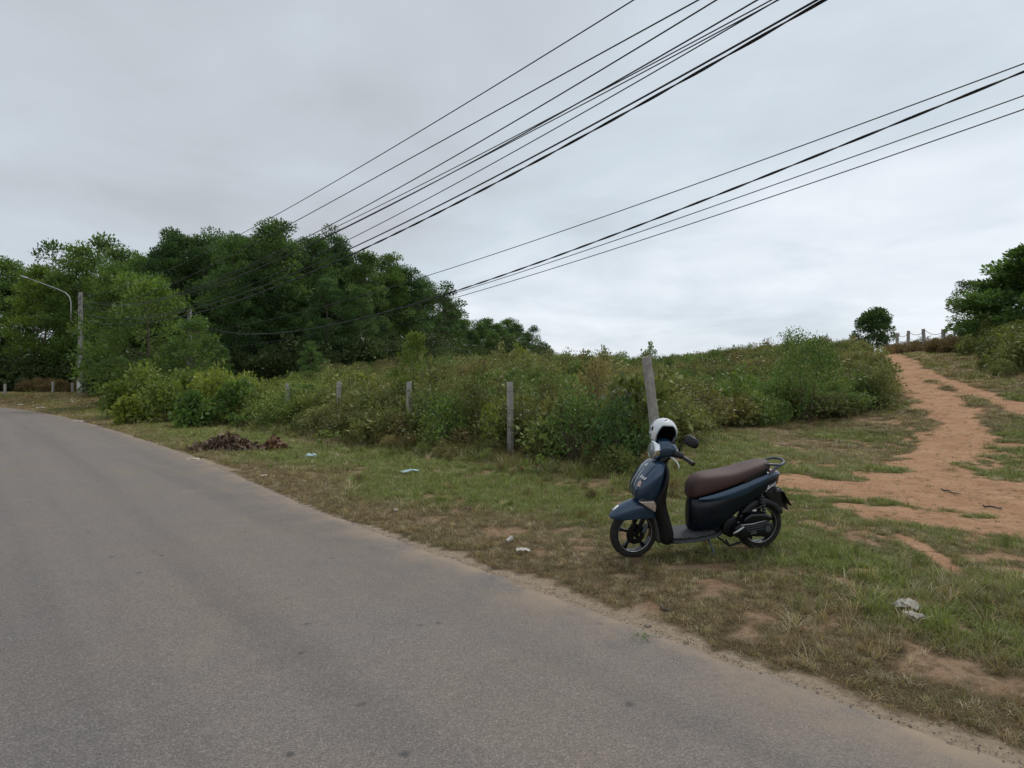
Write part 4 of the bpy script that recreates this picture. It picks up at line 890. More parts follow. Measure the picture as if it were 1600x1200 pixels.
Geo().loft([[(x, y, z + dz) for x, y, z in ((0.36, -0.14, 0.214), (0.45, -0.163, 0.218), (0.60, -0.167, 0.226), (0.70, -0.155, 0.232), (0.80, -0.128, 0.243), (0.80, 0.128, 0.243), (0.70, 0.155, 0.232), (0.60, 0.167, 0.226), (0.45, 0.163, 0.218), (0.36, 0.14, 0.214))] for dz in (-0.006, 0.005)]).build('rubber_mat', MAT, floor, False)
g = Geo(); g.tube([(0.35, -0.158, 0.180), (0.45, -0.180, 0.184), (0.60, -0.185, 0.193), (0.74, -0.175, 0.205), (0.86, -0.145, 0.224)], 0.006, 6); g.build('edge_trim', RAILG, floor)
# body under the seat and tail
body = Geo().loft([vsec(*q) for q in ((0.552, 0.28, 0.55, 0.030, 2.2), (0.560, 0.25, 0.57, 0.062, 2.2), (0.585, 0.235, 0.58, 0.096, 2.3), (0.64, 0.228, 0.592, 0.126, 2.4), (0.73, 0.226, 0.605, 0.147, 2.7), (0.85, 0.245, 0.635, 0.152, 2.8), (0.95, 0.325, 0.665, 0.155, 2.8), (1.08, 0.42, 0.705, 0.150), (1.22, 0.505, 0.745, 0.144), (1.36, 0.570, 0.785, 0.127), (1.47, 0.60, 0.785, 0.100), (1.545, 0.655, 0.765, 0.055), (1.57, 0.70, 0.75, 0.02))]).build('body', DEEPN, scooter, sub=2)
for sy in (-1, 1):
    rows = []
    for a, z0, z1, hw in ((0.60, 0.572, 0.586, 0.134), (0.72, 0.560, 0.606, 0.148), (0.85, 0.562, 0.642, 0.156), (0.98, 0.575, 0.680, 0.160), (1.08, 0.600, 0.712, 0.159), (1.18, 0.655, 0.742, 0.153), (1.30, 0.705, 0.772, 0.141), (1.42, 0.735, 0.795, 0.117), (1.51, 0.740, 0.785, 0.078), (1.555, 0.738, 0.765, 0.048)):
        rows.append([(a, sy * (hw + 0.004 + 0.013 * math.sin(math.pi * min(1, t * 0.8 + 0.12)) - 0.012 * t * t), z0 + (z1 - z0) * t) for t in (0, 0.2, 0.45, 0.7, 0.9, 1.0)])
    sp_ = Geo().sheet(rows).build('side_panel', NAVY, scooter, solid=0.006, sub=2)
def tail_side(x, y, z):
    a = 1.395 + x * 1.1; zz = 0.662 + y + 0.30 * x; hw = np.interp(a, [1.22, 1.36, 1.47, 1.545], [0.150, 0.132, 0.100, 0.060]); zc0 = np.interp(a, [1.22, 1.36, 1.47, 1.545], [0.615, 0.665, 0.692, 0.71]); hz = np.interp(a, [1.22, 1.36, 1.47, 1.545], [0.13, 0.12, 0.0925, 0.055])
    t = min(0.98, abs((zz - zc0) / hz)); return Vector((a, -(hw * (1 - t ** 2.6) ** (1 / 2.6)) - 0.003 - z, zz))
lettering('Janus', 0.060, 0.45, 'lettering', body, WHITEL, tail_side)
Geo().loft([vsec(*q) for q in ((1.40, 0.772, 0.797, 0.100), (1.48, 0.765, 0.794, 0.085), (1.55, 0.745, 0.779, 0.055), (1.578, 0.735, 0.76, 0.02))]).build('tail_light', REDL, scooter, sub=2)
seat = Geo().loft([vsec(*q) for q in ((0.545, 0.580, 0.650, 0.045, 2.3), (0.553, 0.558, 0.690, 0.085, 2.3), (0.580, 0.556, 0.738, 0.116, 2.4), (0.635, 0.566, 0.780, 0.136, 2.6), (0.70, 0.583, 0.795, 0.146, 2.7), (0.82, 0.615, 0.803, 0.155, 2.8), (0.95, 0.655, 0.812, 0.160, 2.8), (1.06, 0.688, 0.835, 0.158, 2.8), (1.16, 0.722, 0.862, 0.150, 2.7), (1.28, 0.762, 0.887, 0.132, 2.6), (1.37, 0.790, 0.894, 0.105, 2.5), (1.42, 0.812, 0.885, 0.070, 2.3), (1.435, 0.83, 0.868, 0.03, 2.2))]).build('seat', BROWN, scooter, sub=2)
for sy in (-1, 1):
    rows = [[(a, sy * (hw * 1.012 + 0.002), z0 + (z1 - z0) * t) for t in (0, 0.33, 0.66, 1)] for a, z0, z1, hw in ((1.06, 0.700, 0.712, 0.152), (1.10, 0.712, 0.752, 0.155), (1.16, 0.732, 0.790, 0.150), (1.24, 0.762, 0.812, 0.138), (1.32, 0.790, 0.835, 0.121), (1.39, 0.815, 0.850, 0.094))]
    Geo().sheet(rows).build('seat_side_band', BLACKP, seat, solid=0.004, sub=1)
g = Geo(); path = [(1.335, -0.128, 0.742), (1.365, -0.132, 0.785), (1.43, -0.135, 0.832), (1.50, -0.130, 0.858), (1.565, -0.110, 0.872), (1.592, -0.06, 0.882), (1.598, 0.0, 0.886)]
path = path + [(x, -y, z) for x, y, z in path[-2::-1]]; g.tube(path, [0.015, 0.017, 0.015, 0.0135, 0.013, 0.014, 0.015, 0.014, 0.013, 0.0135, 0.015, 0.017, 0.015], 10); g.build('grab_rail', RAILG, scooter, sub=1)
g = Geo(); g.tube([(1.30, -0.09, 0.868), (1.38, -0.118, 0.868), (1.46, -0.128, 0.862), (1.50, -0.13, 0.858)], [0.006, 0.012, 0.014, 0.016], 8); g.build('rail_brace', RAILG, scooter)
# rear mudguard blades and plate
g = Geo(); g.prism([(1.355, 0.560), (1.40, 0.615), (1.50, 0.630), (1.545, 0.565), (1.600, 0.470), (1.650, 0.368), (1.585, 0.405), (1.520, 0.430), (1.45, 0.47)], -0.072, 0.072)
g.V = [(x, y * (1 if x < 1.56 else 0.55), z) for x, y, z in g.V]; g.build('rear_mudguard', BLACKP, scooter, bevel=0.008)
g = Geo(); g.loft([[(1.535, s_ * 0.085, 0.585) for s_ in (-1, 1)] + [(1.545, s_ * 0.085, 0.588) for s_ in (1, -1)], [(1.635, s_ * 0.085, 0.435) for s_ in (-1, 1)] + [(1.645, s_ * 0.085, 0.438) for s_ in (1, -1)]]); g.build('plate_holder', BLACKP, scooter, False)
g = Geo(); g.tube([(1.53, -0.05, 0.60), (1.575, -0.06, 0.605)], 0.008, 6); g.build('tail_bolt', BLACKP, scooter)
for sy in (-1, 1): Geo().lathe([(0.0, -0.02), (0.012, -0.018), (0.02, 0.0), (0.02, 0.03), (0.0, 0.034)], (1.50, sy * 0.085, 0.60), 'x', 12).build('rear_signal', RAILG, scooter)
rows = []
for k in range(12):
    th = math.radians(28 + 120 * k / 11); rr_ = R + 0.030 + 0.012 * math.sin(math.pi * k / 11)
    rows.append([(WB + (rr_ - dq) * math.cos(th), y, R + (rr_ - dq) * math.sin(th)) for y, dq in ((-0.078, 0.075), (-0.074, 0.02), (-0.045, 0.0), (0.0, -0.006), (0.045, 0.0), (0.074, 0.02), (0.078, 0.075))])
Geo().sheet(rows).build('inner_fender', BLACKP, scooter, solid=0.005, sub=1)
# engine, drive case, air box
Geo().prism([(0.90, 0.20), (0.93, 0.34), (1.05, 0.36), (1.08, 0.20), (1.0, 0.15)], -0.075, 0.10).build('engine_block', BLACKP, scooter, bevel=0.012)
case = Geo().prism([(1.00, 0.185), (1.00, 0.275), (1.06, 0.315), (1.20, 0.318), (1.33, 0.325), (1.405, 0.292), (1.425, 0.245), (1.40, 0.190), (1.34, 0.165), (1.20, 0.178), (1.08, 0.155)], -0.155, -0.062).build('drive_case', BLACKP, scooter, bevel=0.016)
Geo().prism([(1.075, 0.332), (1.10, 0.375), (1.16, 0.408), (1.30, 0.402), (1.375, 0.372), (1.365, 0.338), (1.22, 0.328)], -0.168, -0.06).build('air_box', BLACKG, scooter, bevel=0.014)
g = Geo(); g.tube([(1.05, -0.163, 0.306), (1.16, -0.168, 0.312), (1.31, -0.163, 0.334)], 0.005, 6); g.build('case_trim', SILVER, case)
for k in range(3):
    g = Geo(); g.prism([(1.10 + 0.012 * k, 0.286 - 0.022 * k), (1.30, 0.300 - 0.022 * k), (1.30, 0.293 - 0.022 * k), (1.10 + 0.012 * k, 0.279 - 0.022 * k)], -0.160, -0.15); g.build('case_rib', RAILG, case, False)
Geo().prism([(1.16, 0.205), (1.165, 0.232), (1.225, 0.236), (1.222, 0.208)], -0.1585, -0.15).build('case_label', DUSTY, case, False)
g = Geo(); g.lathe([(0.0, -0.172), (0.028, -0.170), (0.033, -0.160), (0.034, -0.14)], (1.345, 0, 0.247), 'y', 18); g.build('axle_cover', RAILG, case, auto=40)
g = Geo(); g.tube([(0.965, -0.175, 0.232), (1.00, -0.180, 0.252), (1.07, -0.182, 0.296)], [0.013, 0.011, 0.012], 8); g.build('foot_peg', SILVER, scooter)
g = Geo(); g.tube([(1.335, -0.105, 0.32), (1.29, -0.105, 0.60)], 0.012, 8); g.build('shock_absorber', BLACKP, scooter)
g = Geo(); g.tube([(1.328 - 0.035 * t + 0.024 * math.cos(t * 44), -0.105 + 0.024 * math.sin(t * 44), 0.365 + 0.20 * t) for t in np.linspace(0, 1, 90)], 0.0048, 5); g.build('shock_spring', RAILG, scooter)
g = Geo(); g.tube([(0.98, 0.09, 0.17), (1.08, 0.13, 0.19), (1.12, 0.14, 0.205), (1.40, 0.15, 0.285), (1.44, 0.15, 0.297)], [0.016, 0.02, 0.05, 0.058, 0.03], 14); g.build('muffler', BLACKP, scooter)
g = Geo(); g.tube([(0.735, -0.075, 0.19), (0.755, -0.125, 0.12), (0.775, -0.185, 0.048), (0.785, -0.215, 0.030)], [0.011, 0.010, 0.010, 0.009], 8); g.tube([(0.770, -0.215, 0.031), (0.825, -0.225, 0.033)], 0.010, 6); g.build('side_stand', RAILG, scooter)
g = Geo(); g.tube([(0.93, -0.10, 0.15), (0.96, -0.12, 0.095), (1.10, -0.12, 0.125)], 0.011, 6); g.tube([(0.93, 0.10, 0.15), (0.96, 0.12, 0.095), (0.96, -0.12, 0.095)], 0.011, 6); g.build('centre_stand', BLACKP, scooter)
# handlebar, headlight, mirrors
hb = Geo().loft([vsec(*q) for q in ((0.196, 0.952, 1.118, 0.080, 2.2, 20, 0.18), (0.225, 0.948, 1.136, 0.092, 2.2, 20, 0.18), (0.28, 0.958, 1.148, 0.108, 2.3, 20, 0.15), (0.335, 0.965, 1.132, 0.125, 2.3, 20, 0.1), (0.385, 0.965, 1.085, 0.125, 2.3), (0.425, 0.962, 1.035, 0.095, 2.3), (0.44, 0.97, 1.01, 0.05, 2.2))]).xf(ST).build('handlebar_cover', NAVY, scooter, sub=2)
tilt = Matrix.Translation((0.20, 0, 1.035)) @ Matrix.Rotation(math.radians(8), 4, 'Y') @ Matrix.Translation((-0.20, 0, -1.035))
hl_ = empty('headlight', parent=scooter)
Geo().lathe([(0.066, -0.026), (0.078, -0.030), (0.088, -0.016), (0.090, 0.012), (0.085, 0.034), (0.074, 0.040)], (0.188, 0, 1.035), 'x', 36).xf(ST @ tilt).build('rim', CHROME, hl_)
Geo().lathe([(0.0, -0.040), (0.03, -0.038), (0.058, -0.030), (0.072, -0.020), (0.076, -0.012)], (0.185, 0, 1.035), 'x', 36).xf(ST @ tilt).build('lens', LENS, hl_)
Geo().loft([hsec(*q) for q in ((0.90, 0.20, 0.31, 0.075), (0.94, 0.215, 0.33, 0.080), (0.975, 0.23, 0.37, 0.095), (0.995, 0.25, 0.38, 0.10))]).xf(ST).build('steering_shroud', BLACKP, scooter, sub=1)
for sy in (-1, 1):
    g = Geo(); g.tube([(0.35, sy * 0.07, 1.022), (0.370, sy * 0.14, 1.018), (0.39, sy * 0.20, 1.008)], [0.046, 0.036, 0.024], 10); g.xf(ST).build('bar_cover', BLACKP, scooter)
    g = Geo(); g.tube([(0.385, sy * 0.19, 1.010), (0.395, sy * 0.22, 1.004), (0.425, sy * 0.32, 0.978), (0.428, sy * 0.335, 0.974)], [0.017, 0.0185, 0.0185, 0.022], 12); g.xf(ST).build('grip', BLACKP, scooter)
    g = Geo(); g.tube([(0.315, sy * 0.10, 0.985), (0.320, sy * 0.15, 0.985), (0.330, sy * 0.20, 0.968), (0.338, sy * 0.230, 0.935), (0.338, sy * 0.236, 0.915)], [0.007, 0.008, 0.007, 0.006, 0.008], 7); g.xf(ST).build('brake_lever', WHITEL, scooter)
    g = Geo(); g.tube([(0.380, sy * 0.14, 1.02), (0.385, sy * 0.145, 1.085), (0.40, sy * 0.165, 1.125), (0.42, sy * 0.205, 1.148)], [0.010, 0.007, 0.007, 0.008], 8); g.xf(ST).build('mirror_stem', BLACKP, scooter)
    mc = np.array([0.432, sy * 0.272, 1.165]); e1 = unit(np.array([0.45, sy * 1.0, -0.30])); e2 = unit(np.array([0.25, sy * 0.20, 1.0])); e2 = unit(e2 - e1 * (e1 @ e2)); e3 = np.cross(e1, e2)
    rings = []
    for t, sc_ in ((-0.020, 0.35), (-0.017, 0.75), (-0.006, 0.97), (0.006, 1.0), (0.012, 0.95)):
        rings.append([tuple(mc + e1 * 0.082 * sc_ * math.copysign(abs(math.cos(a)) ** 0.8, math.cos(a)) + e2 * 0.050 * sc_ * math.copysign(abs(math.sin(a)) ** 0.8, math.sin(a)) + (e3 * t if (e3[0] > 0) else -e3 * t)) for a in np.linspace(0, 2 * math.pi, 25)[:-1]])
    mo = Geo().loft(rings).xf(ST).build('mirror', BLACKP, scooter)
    off = (e3 if e3[0] > 0 else -e3) * 0.0135
    Geo().loft([[tuple(mc + off + (e3 if e3[0] > 0 else -e3) * d + e1 * 0.064 * math.cos(a) + e2 * 0.040 * math.sin(a)) for a in np.linspace(0, 2 * math.pi, 25)[:-1]] for d in (-0.003, 0.0)]).xf(ST).build('glass', CHROME, mo)
Geo().loft([vsec(*q) for q in ((0.36, 1.055, 1.105, 0.06), (0.40, 1.045, 1.085, 0.062), (0.42, 1.03, 1.06, 0.05))]).xf(ST).build('instrument_panel', BLACKG, scooter, sub=1)
Geo().prism([(0.345, 1.115), (0.372, 1.165), (0.382, 1.10)], -0.070, -0.045).xf(ST).build('dash_fin', RAILG, scooter, bevel=0.004)
g = Geo(); g.loft([[(0.368, -0.125, 1.03), (0.40, -0.122, 1.015), (0.402, -0.115, 1.03), (0.372, -0.115, 1.045)], [(0.368, -0.135, 1.03), (0.40, -0.132, 1.015), (0.402, -0.125, 1.03), (0.372, -0.125, 1.045)]]); g.xf(ST).build('switch_plate', WHITEL, scooter, False)
for k in range(3):
    g = Geo(); g.tube([(0.30 + 0.01 * k, -0.05 - 0.02 * k, 0.985), (0.26, -0.07 - 0.012 * k, 0.95), (0.265, -0.05, 0.905)], 0.004, 5); g.build('control_cable', CABLE, scooter)

TAILX = lambda x: x if x < 1.30 else 1.30 + (x - 1.30) * 0.84
for o_ in scooter.children_recursive:
    base_ = o_.name.split('.')[0]
    if o_.type == 'MESH' and base_ in ('body', 'side_panel', 'tail_light', 'seat', 'seat_side_band', 'grab_rail', 'rail_brace', 'tail_bolt', 'rear_signal') or (base_ == 'lettering' and o_.parent == body):
        for v in o_.data.vertices: v.co.x = TAILX(v.co.x)

# ------------------------------------------------------------------ helmet resting on the handlebar
MW = Matrix.LocRotScale(scooter.location, scooter.rotation_euler, scooter.scale)
hc = MW @ Vector((0.315, 0.075, 1.183))
helmet = empty('helmet', hc); helmet.rotation_euler = (math.radians(-6), math.radians(4), math.radians(8)); tag(helmet, 'white open face helmet with dark lining resting on the scooter handlebar', 'helmet')
def shell(rx, ry, rz, grow, lowf, lows, rows=12, seg=48):
    V = []; 
    for k in range(seg):
        phi = 2 * math.pi * k / seg; df = abs((phi + math.pi) % (2 * math.pi) - math.pi)          # 0 faces -y
        t = float(sstep(df, math.radians(22), math.radians(80))); e0 = lowf * (1 - t) + lows * t; e0 -= grow
        for j in range(rows + 1):
            e_ = e0 + (math.pi / 2 - e0) * j / rows; V.append((rx * math.cos(e_) * math.sin(phi), -ry * math.cos(e_) * math.cos(phi), rz * math.sin(e_)))
    m = rows + 1
    F = [(k * m + j, ((k + 1) % seg) * m + j, ((k + 1) % seg) * m + j + 1, k * m + j + 1) for k in range(seg) for j in range(rows)]
    return Geo().add(V, F)
lf, ls = math.radians(24), math.radians(-48)
shell(0.128, 0.142, 0.135, 0, lf, ls).build('shell', HELMW, helmet, solid=0.006)
shell(0.118, 0.132, 0.125, 0.02, lf, ls).build('lining', LINER, helmet, solid=0.012)
g = Geo(); pr = []
for k in range(65):
    phi = 2 * math.pi * k / 64; df = abs((phi + math.pi) % (2 * math.pi) - math.pi); t = float(sstep(df, math.radians(22), math.radians(80))); e_ = lf * (1 - t) + ls * t
    pr.append((0.126 * math.cos(e_) * math.sin(phi), -0.140 * math.cos(e_) * math.cos(phi), 0.133 * math.sin(e_)))
g.tube(pr, 0.0062, 6, False); g.build('edge_trim', HELMT, helmet)
def on_h(phi, e_, d=1.03): return (0.128 * d * math.cos(e_) * math.sin(phi), -0.142 * d * math.cos(e_) * math.cos(phi), 0.135 * d * math.sin(e_))
g = Geo(); g.loft([[on_h(math.radians(-74) + 0.09 * math.cos(a), math.radians(12) + 0.17 * math.sin(a), d) for a in np.linspace(0, 2 * math.pi, 13)[:-1]] for d in (1.0, 1.04)]); g.build('side_vent', LINER, helmet)
g = Geo(); g.sheet([[on_h(math.radians(p), math.radians(e_), 1.032) for e_ in (-40, -15, 10, 35, 55)] for p in (-112, -100, -90, -84)]); g.build('side_stripe', HELMT, helmet, solid=0.002)
for (p, e_, w_) in ((-8, 52, 8), (-2, 56, 5), (-14, 56, 4)):
    g = Geo(); g.tube([on_h(math.radians(p - w_), math.radians(e_ - 2), 1.027), on_h(math.radians(p), math.radians(e_), 1.029), on_h(math.radians(p + w_), math.radians(e_ - 3), 1.027)], 0.0028, 5); g.build('printed_mark', LINER, helmet)
for sx in (-1, 1):
    g = Geo(); g.tube([(sx * 0.105, -0.02, -0.06), (sx * 0.09, -0.05, -0.12), (sx * 0.05, -0.07, -0.15)], 0.006, 5); g.build('chin_strap', LINER, helmet)
# ------------------------------------------------------------------ shrubs one can point to, weeds, dead leaves, litter
def shrub_thing(name, px, py, h, label, mat, seed, width=1.0, leaf=0.09, asp=0.3, ncl=60, per=26, Y=None, cat='shrub', group=None, stems=9, crad=0.17, R0=0.62):
    x, y, z = at(px, py) if Y is None else at_depth(px, Y)
    V_, F_, v_ = shrub_mesh(seed, 1.0, R0, ncl, per, crad, leaf / max(h, 0.3), asp, stems)
    nl = ncl * per; o = empty(name, (x, y, z), seed * 1.3 % 6.28); o.scale = (h * width, h * width, h); tag(o, label, cat, group)
    used = 4 * nl
    link('foliage', np_mesh('foliage', V_[:used], F_[:nl], False, {'var': v_[:used]}), o, mat)
    link('stems', np_mesh('stems', V_[used:], F_[nl:] - used, True), o, BARK)
    return o
GB = 'broadleaf shrubs at the left end of the thicket'
for i, (px, py, h, lab) in enumerate(((186, 655, 1.6, 'leafy yellow green shrub at the far left tip of the thicket'), (222, 650, 2.3, 'tallest yellow green shrub near the left tip, its pale leaves catching light'),
        (256, 660, 1.7, 'yellow green shrub leaning over the verge, third from the left tip'), (292, 652, 2.0, 'bright shrub fourth from the left tip of the thicket'), (300, 668, 1.2, 'low green shrub fringing the verge below the bright shrubs'),
        (335, 655, 1.9, 'bright yellow green shrub fifth from the left tip of the thicket'), (372, 662, 1.5, 'green shrub left of the first fence post that shows'), (204, 664, 1.0, 'low leafy shrub drooping to the grass at the left tip of the thicket'))):
    shrub_thing('broadleaf_shrub', px, py, h, lab, L_LIME if i not in (4, 6) else L_BRIGHT, 300 + i, 0.95, 0.17, 0.36, 62, 24, group=GB)
shrub_thing('round_shrub', 1262, 658, 2.5, 'big round dark green shrub at the right end of the thicket beside the track', L_MID, 330, 0.8, 0.085, 0.3, 150, 34)
shrub_thing('round_shrub', 1240, 600, 2.0, 'bushy shrub on the skyline above the big round shrub', L_MID, 331, 0.9, 0.09, 0.3, 70, 26, Y=37)
shrub_thing('lime_shrub', 1165, 664, 1.15, 'lime green shrub with upright narrow leaves at the grass edge right of the scooter', L_LIME, 332, 0.8, 0.17, 0.2, 26, 16)
shrub_thing('pale_shrub', 768, 712, 1.0, 'pale yellow leaved plant beside the nearest upright fence post', L_LIME, 333, 0.55, 0.13, 0.25, 22, 14)
shrub_thing('dark_shrub', 905, 728, 1.35, 'twiggy olive shrub in the front of the thicket left of the leaning post', L_MID, 334, 0.85, 0.075, 0.26, 70, 20, stems=26)
shrub_thing('dark_shrub', 965, 735, 1.15, 'dark leafy shrub at the foot of the leaning post', L_DARK, 335, 0.8, 0.085, 0.3, 60, 24, stems=16)
shrub_thing('dark_shrub', 700, 705, 1.2, 'dark shrub between the two nearest upright fence posts', L_MID, 336, 0.9, 0.08, 0.28, 60, 22, stems=18)
shrub_thing('dark_shrub', 585, 680, 1.25, 'brown tinged shrub spilling through the fence left of the sapling', L_MID, 337, 1.0, 0.08, 0.28, 60, 20, stems=22)
shrub_thing('dark_shrub', 470, 665, 1.35, 'dense olive shrub crowding the fence above the dead leaf pile', L_MID, 338, 1.1, 0.09, 0.28, 70, 24)
shrub_thing('verge_weed', 835, 742, 0.32, 'low pale green weed in the grass left of the scooter front wheel', L_LIME, 340, 1.3, 0.05, 0.35, 14, 9, cat='weed', stems=8, R0=0.8)
shrub_thing('verge_weed', 512, 702, 0.42, 'pale fern like weed in the verge right of the dead leaf pile', L_LIME, 341, 1.3, 0.07, 0.3, 16, 9, cat='weed', stems=8, R0=0.8)
shrub_thing('verge_weed', 372, 668, 0.5, 'bright weed clump just behind the dead leaf pile', L_BRIGHT, 342, 1.4, 0.07, 0.3, 22, 12, cat='weed', R0=0.8)
shrub_thing('verge_weed', 1008, 1012, 0.10, 'small green weed tuft at the road edge below the scooter', L_BRIGHT, 343, 1.5, 0.03, 0.3, 14, 12, cat='weed', R0=0.9)
# scattered low weeds that cannot be counted
r = np.random.default_rng(61); X, Y, _ = grass_points(2600, 3, 34, 1.0, 62); s, n = to_sn(X, Y); d = n - edge_n(s)
k = (d > 0.5) & (n < FN + 4) & (bare(X, Y) < 0.3) & ((r.uniform(0, 1, len(X)) < 0.10) | ((n > FN - 2.2) & (n < FN) & (X < 2.6)))
X, Y, n = X[k], Y[k], n[k]; m_ = len(X); h = r.uniform(0.06, 0.14, m_) * (1 + 3.0 * sstep(n, FN - 2.2, FN - 0.4) * (X < 2.6))
tint = np.array([(0.22, 0.26, 0.09), (0.28, 0.25, 0.11), (0.26, 0.21, 0.10)])[r.integers(0, 3, m_)] * r.uniform(0.8, 1.25, (m_, 1))
scatter('verge_weeds', np.stack([X, Y, terrain(X, Y)], -1), np.stack([r.normal(0, .15, m_), r.normal(0, .15, m_), r.uniform(0, 6.28, m_)], -1), np.stack([h * 1.1, h * 1.1, h], -1), r.integers(0, 6, m_), tint, SCOL, 'small herbs dotted through the verge grass', 'weeds')
# pile of dead leaves
DEAD = leaf_mat('dead_leaves', (0.095, 0.058, 0.044), (0.45, 0.29, 0.22), 0.12)
def leaf_heap(name, px0, px1, py, hh, cnt, label, seed, peak=0.5):
    r = np.random.default_rng(seed); a = np.array(at(px0, py)); b = np.array(at(px1, py)); L = np.linalg.norm(b - a); u = (b - a) / L; c0 = (a + b) / 2; c0[2] = gz(c0[0], c0[1])
    o = empty(name, tuple(c0)); tag(o, label, 'leaf pile'); t = r.beta(1.7, 1.7, cnt); w = r.normal(0, 0.17, cnt); prof = np.exp(-((t - peak) / 0.26) ** 2) * hh + 0.04
    z = prof * np.exp(-(w / 0.22) ** 2) * r.uniform(0.15, 1, cnt) ** 0.5; x = a[0] + u[0] * L * t; y = a[1] + u[1] * L * t + w; P = np.stack([x, y, terrain(x, y) + z], -1) - c0
    D = r.normal(0, 1, (cnt, 3)) * np.array([1, 1, 0.7]); Lf = r.uniform(0.09, 0.20, cnt); V_, F_ = leaf_quads(P, D, Lf, Lf * r.uniform(0.22, 0.4, cnt), r, 0.7)
    ob = link('leaves', np_mesh('leaves', V_, F_, False, {'var': np.repeat(r.uniform(0, 1, cnt) ** 1.4, 4)}), o, DEAD); ob['kind'] = 'stuff'
    return o, c0
lp, c0 = leaf_heap('dead_leaf_pile', 296, 420, 704, 0.40, 1700, 'heap of brown dead leaves lying on the grass near the road bend', 501, 0.48)
for k_, (p0, p1) in enumerate((((362, 690), (378, 659)), ((310, 706), (345, 690)), ((350, 700), (405, 690)))):
    A = np.array(at(*p0)); Yb = A[1] + 0.1; Bq = np.array([(p1[0] - 800) / FPX * Yb, Yb, zpix(p1[1], Yb)]); A[2] += 0.12
    Geo().tube([A - c0, (A + Bq) / 2 - c0 + np.array([0.02, 0, 0.03]), Bq - c0], [0.012, 0.009, 0.004], 5).build('branch', BARK, lp)
leaf_heap('dead_leaf_pile', 412, 445, 702, 0.32, 330, 'smaller clump of brown dead leaves right of the big leaf heap', 502)
# litter
PLASTIC = new_mat('thin_white_plastic'); N = NT(PLASTIC); p = N.principled(N.mix(N.noise(18, 4, 0.6), (0.52, 0.52, 0.51), (0.72, 0.73, 0.74)), 0.35, 0.5); tb = N.n('ShaderNodeBsdfTranslucent'); tb.inputs[0].default_value = (0.6, 0.6, 0.6, 1)
mxs = N.n('ShaderNodeMixShader'); mxs.inputs[0].default_value = 0.25; N.l(p.outputs[0], mxs.inputs[1]); N.l(tb.outputs[0], mxs.inputs[2]); N.out(mxs)
BLUEP = plain('pale_blue_plastic', (0.45, 0.58, 0.62), 0.4, 0.5, wear=0.25, scale=30)
PAPER = plain('dirty_paper', (0.55, 0.51, 0.45), 0.85, 0.2, wear=0.2, scale=20)
GREYB = plain('dusty_bag_plastic', (0.36, 0.33, 0.30), 0.6, 0.3, wear=0.25, scale=20)
CARD = plain('dry_cardboard', (0.20, 0.14, 0.10), 0.9, 0.2, wear=0.3, scale=20)
def crumple(name, px, py, sx, sy, sz, seed, mat, label, cat, rz=0.0, res=9):
    """a crumpled sheet folded over itself, lying on the grass"""
    r = np.random.default_rng(seed); x, y, z = at(px, py); rows = []
    for i in range(res):
        row = []
        for j in range(res):
            u, v = i / (res - 1) - 0.5, j / (res - 1) - 0.5; rim = 1 - (abs(u) * 2) ** 3 * 0.4 - (abs(v) * 2) ** 3 * 0.3
            h = sz * max(0, rim) * (0.35 + 1.0 * float(vnoise(u * 4 + seed, v * 4, seed))) - 0.004
            row.append((sx * u * (1 + 0.25 * r.normal() * (abs(v) > 0.4)) + r.normal(0, 0.05) * sx, sy * v + r.normal(0, 0.05) * sy, max(h, 0) + 0.012 + r.normal(0, 0.06) * sz))
        rows.append(row)
    o = Geo().sheet(rows).build(name, mat, None, smooth=False, solid=0.003); o.location = (x, y, z + 0.015); o.rotation_euler = (0, 0, rz); return tag(o, label, cat)
crumple('paper_scrap', 817, 866, 0.13, 0.09, 0.035, 1, PAPER, 'flat white scrap of paper in the dry grass left of the scooter', 'litter', 0.1)
crumple('plastic_bag', 641, 741, 0.30, 0.12, 0.07, 2, BLUEP, 'pale bluish plastic bag on the green verge below the second fence post', 'litter', 0.5)
crumple('plastic_bag', 486, 716, 0.24, 0.12, 0.09, 3, BLUEP, 'small bluish white plastic bag right of the dead leaf clump', 'litter', 0.2)
crumple('plastic_bag', 1418, 955, 0.145, 0.15, 0.05, 4, GREYB, 'greyish white plastic bag in the grass at lower right', 'litter', 0.8)
crumple('plastic_film', 1428, 968, 0.08, 0.11, 0.025, 14, GREYB, 'thin film torn from the greyish bag at lower right', 'litter', 0.3)
crumple('paper_scrap', 300, 721, 0.34, 0.10, 0.05, 5, PAPER, 'pale scrap of card on the road edge below the leaf heap', 'litter', 0.6)
crumple('cardboard_scrap', 731, 801, 0.10, 0.07, 0.05, 6, CARD, 'small brown cardboard scrap in the verge left of the green strip', 'litter', 0.4)
crumple('paper_scrap', 618, 801, 0.05, 0.04, 0.03, 7, PAPER, 'tiny pale scrap in brown grass near the road edge', 'litter', 0.4)
crumple('paper_scrap', 412, 746, 0.10, 0.06, 0.03, 8, PAPER, 'tiny pale scrap beside the road below the leaf heap', 'litter', 0.9)
crumple('paper_scrap', 122, 661, 0.5, 0.2, 0.1, 9, PAPER, 'white scrap on the road edge near the bend', 'litter', 0.2)
crumple('paper_scrap', 64, 639, 0.5, 0.25, 0.1, 10, PAPER, 'white scrap beside the road bend, left of the lamp post', 'litter', 0.2)
crumple('paper_scrap', 30, 634, 0.5, 0.25, 0.1, 12, PAPER, 'white scrap furthest left beside the road bend', 'litter', 0.2)
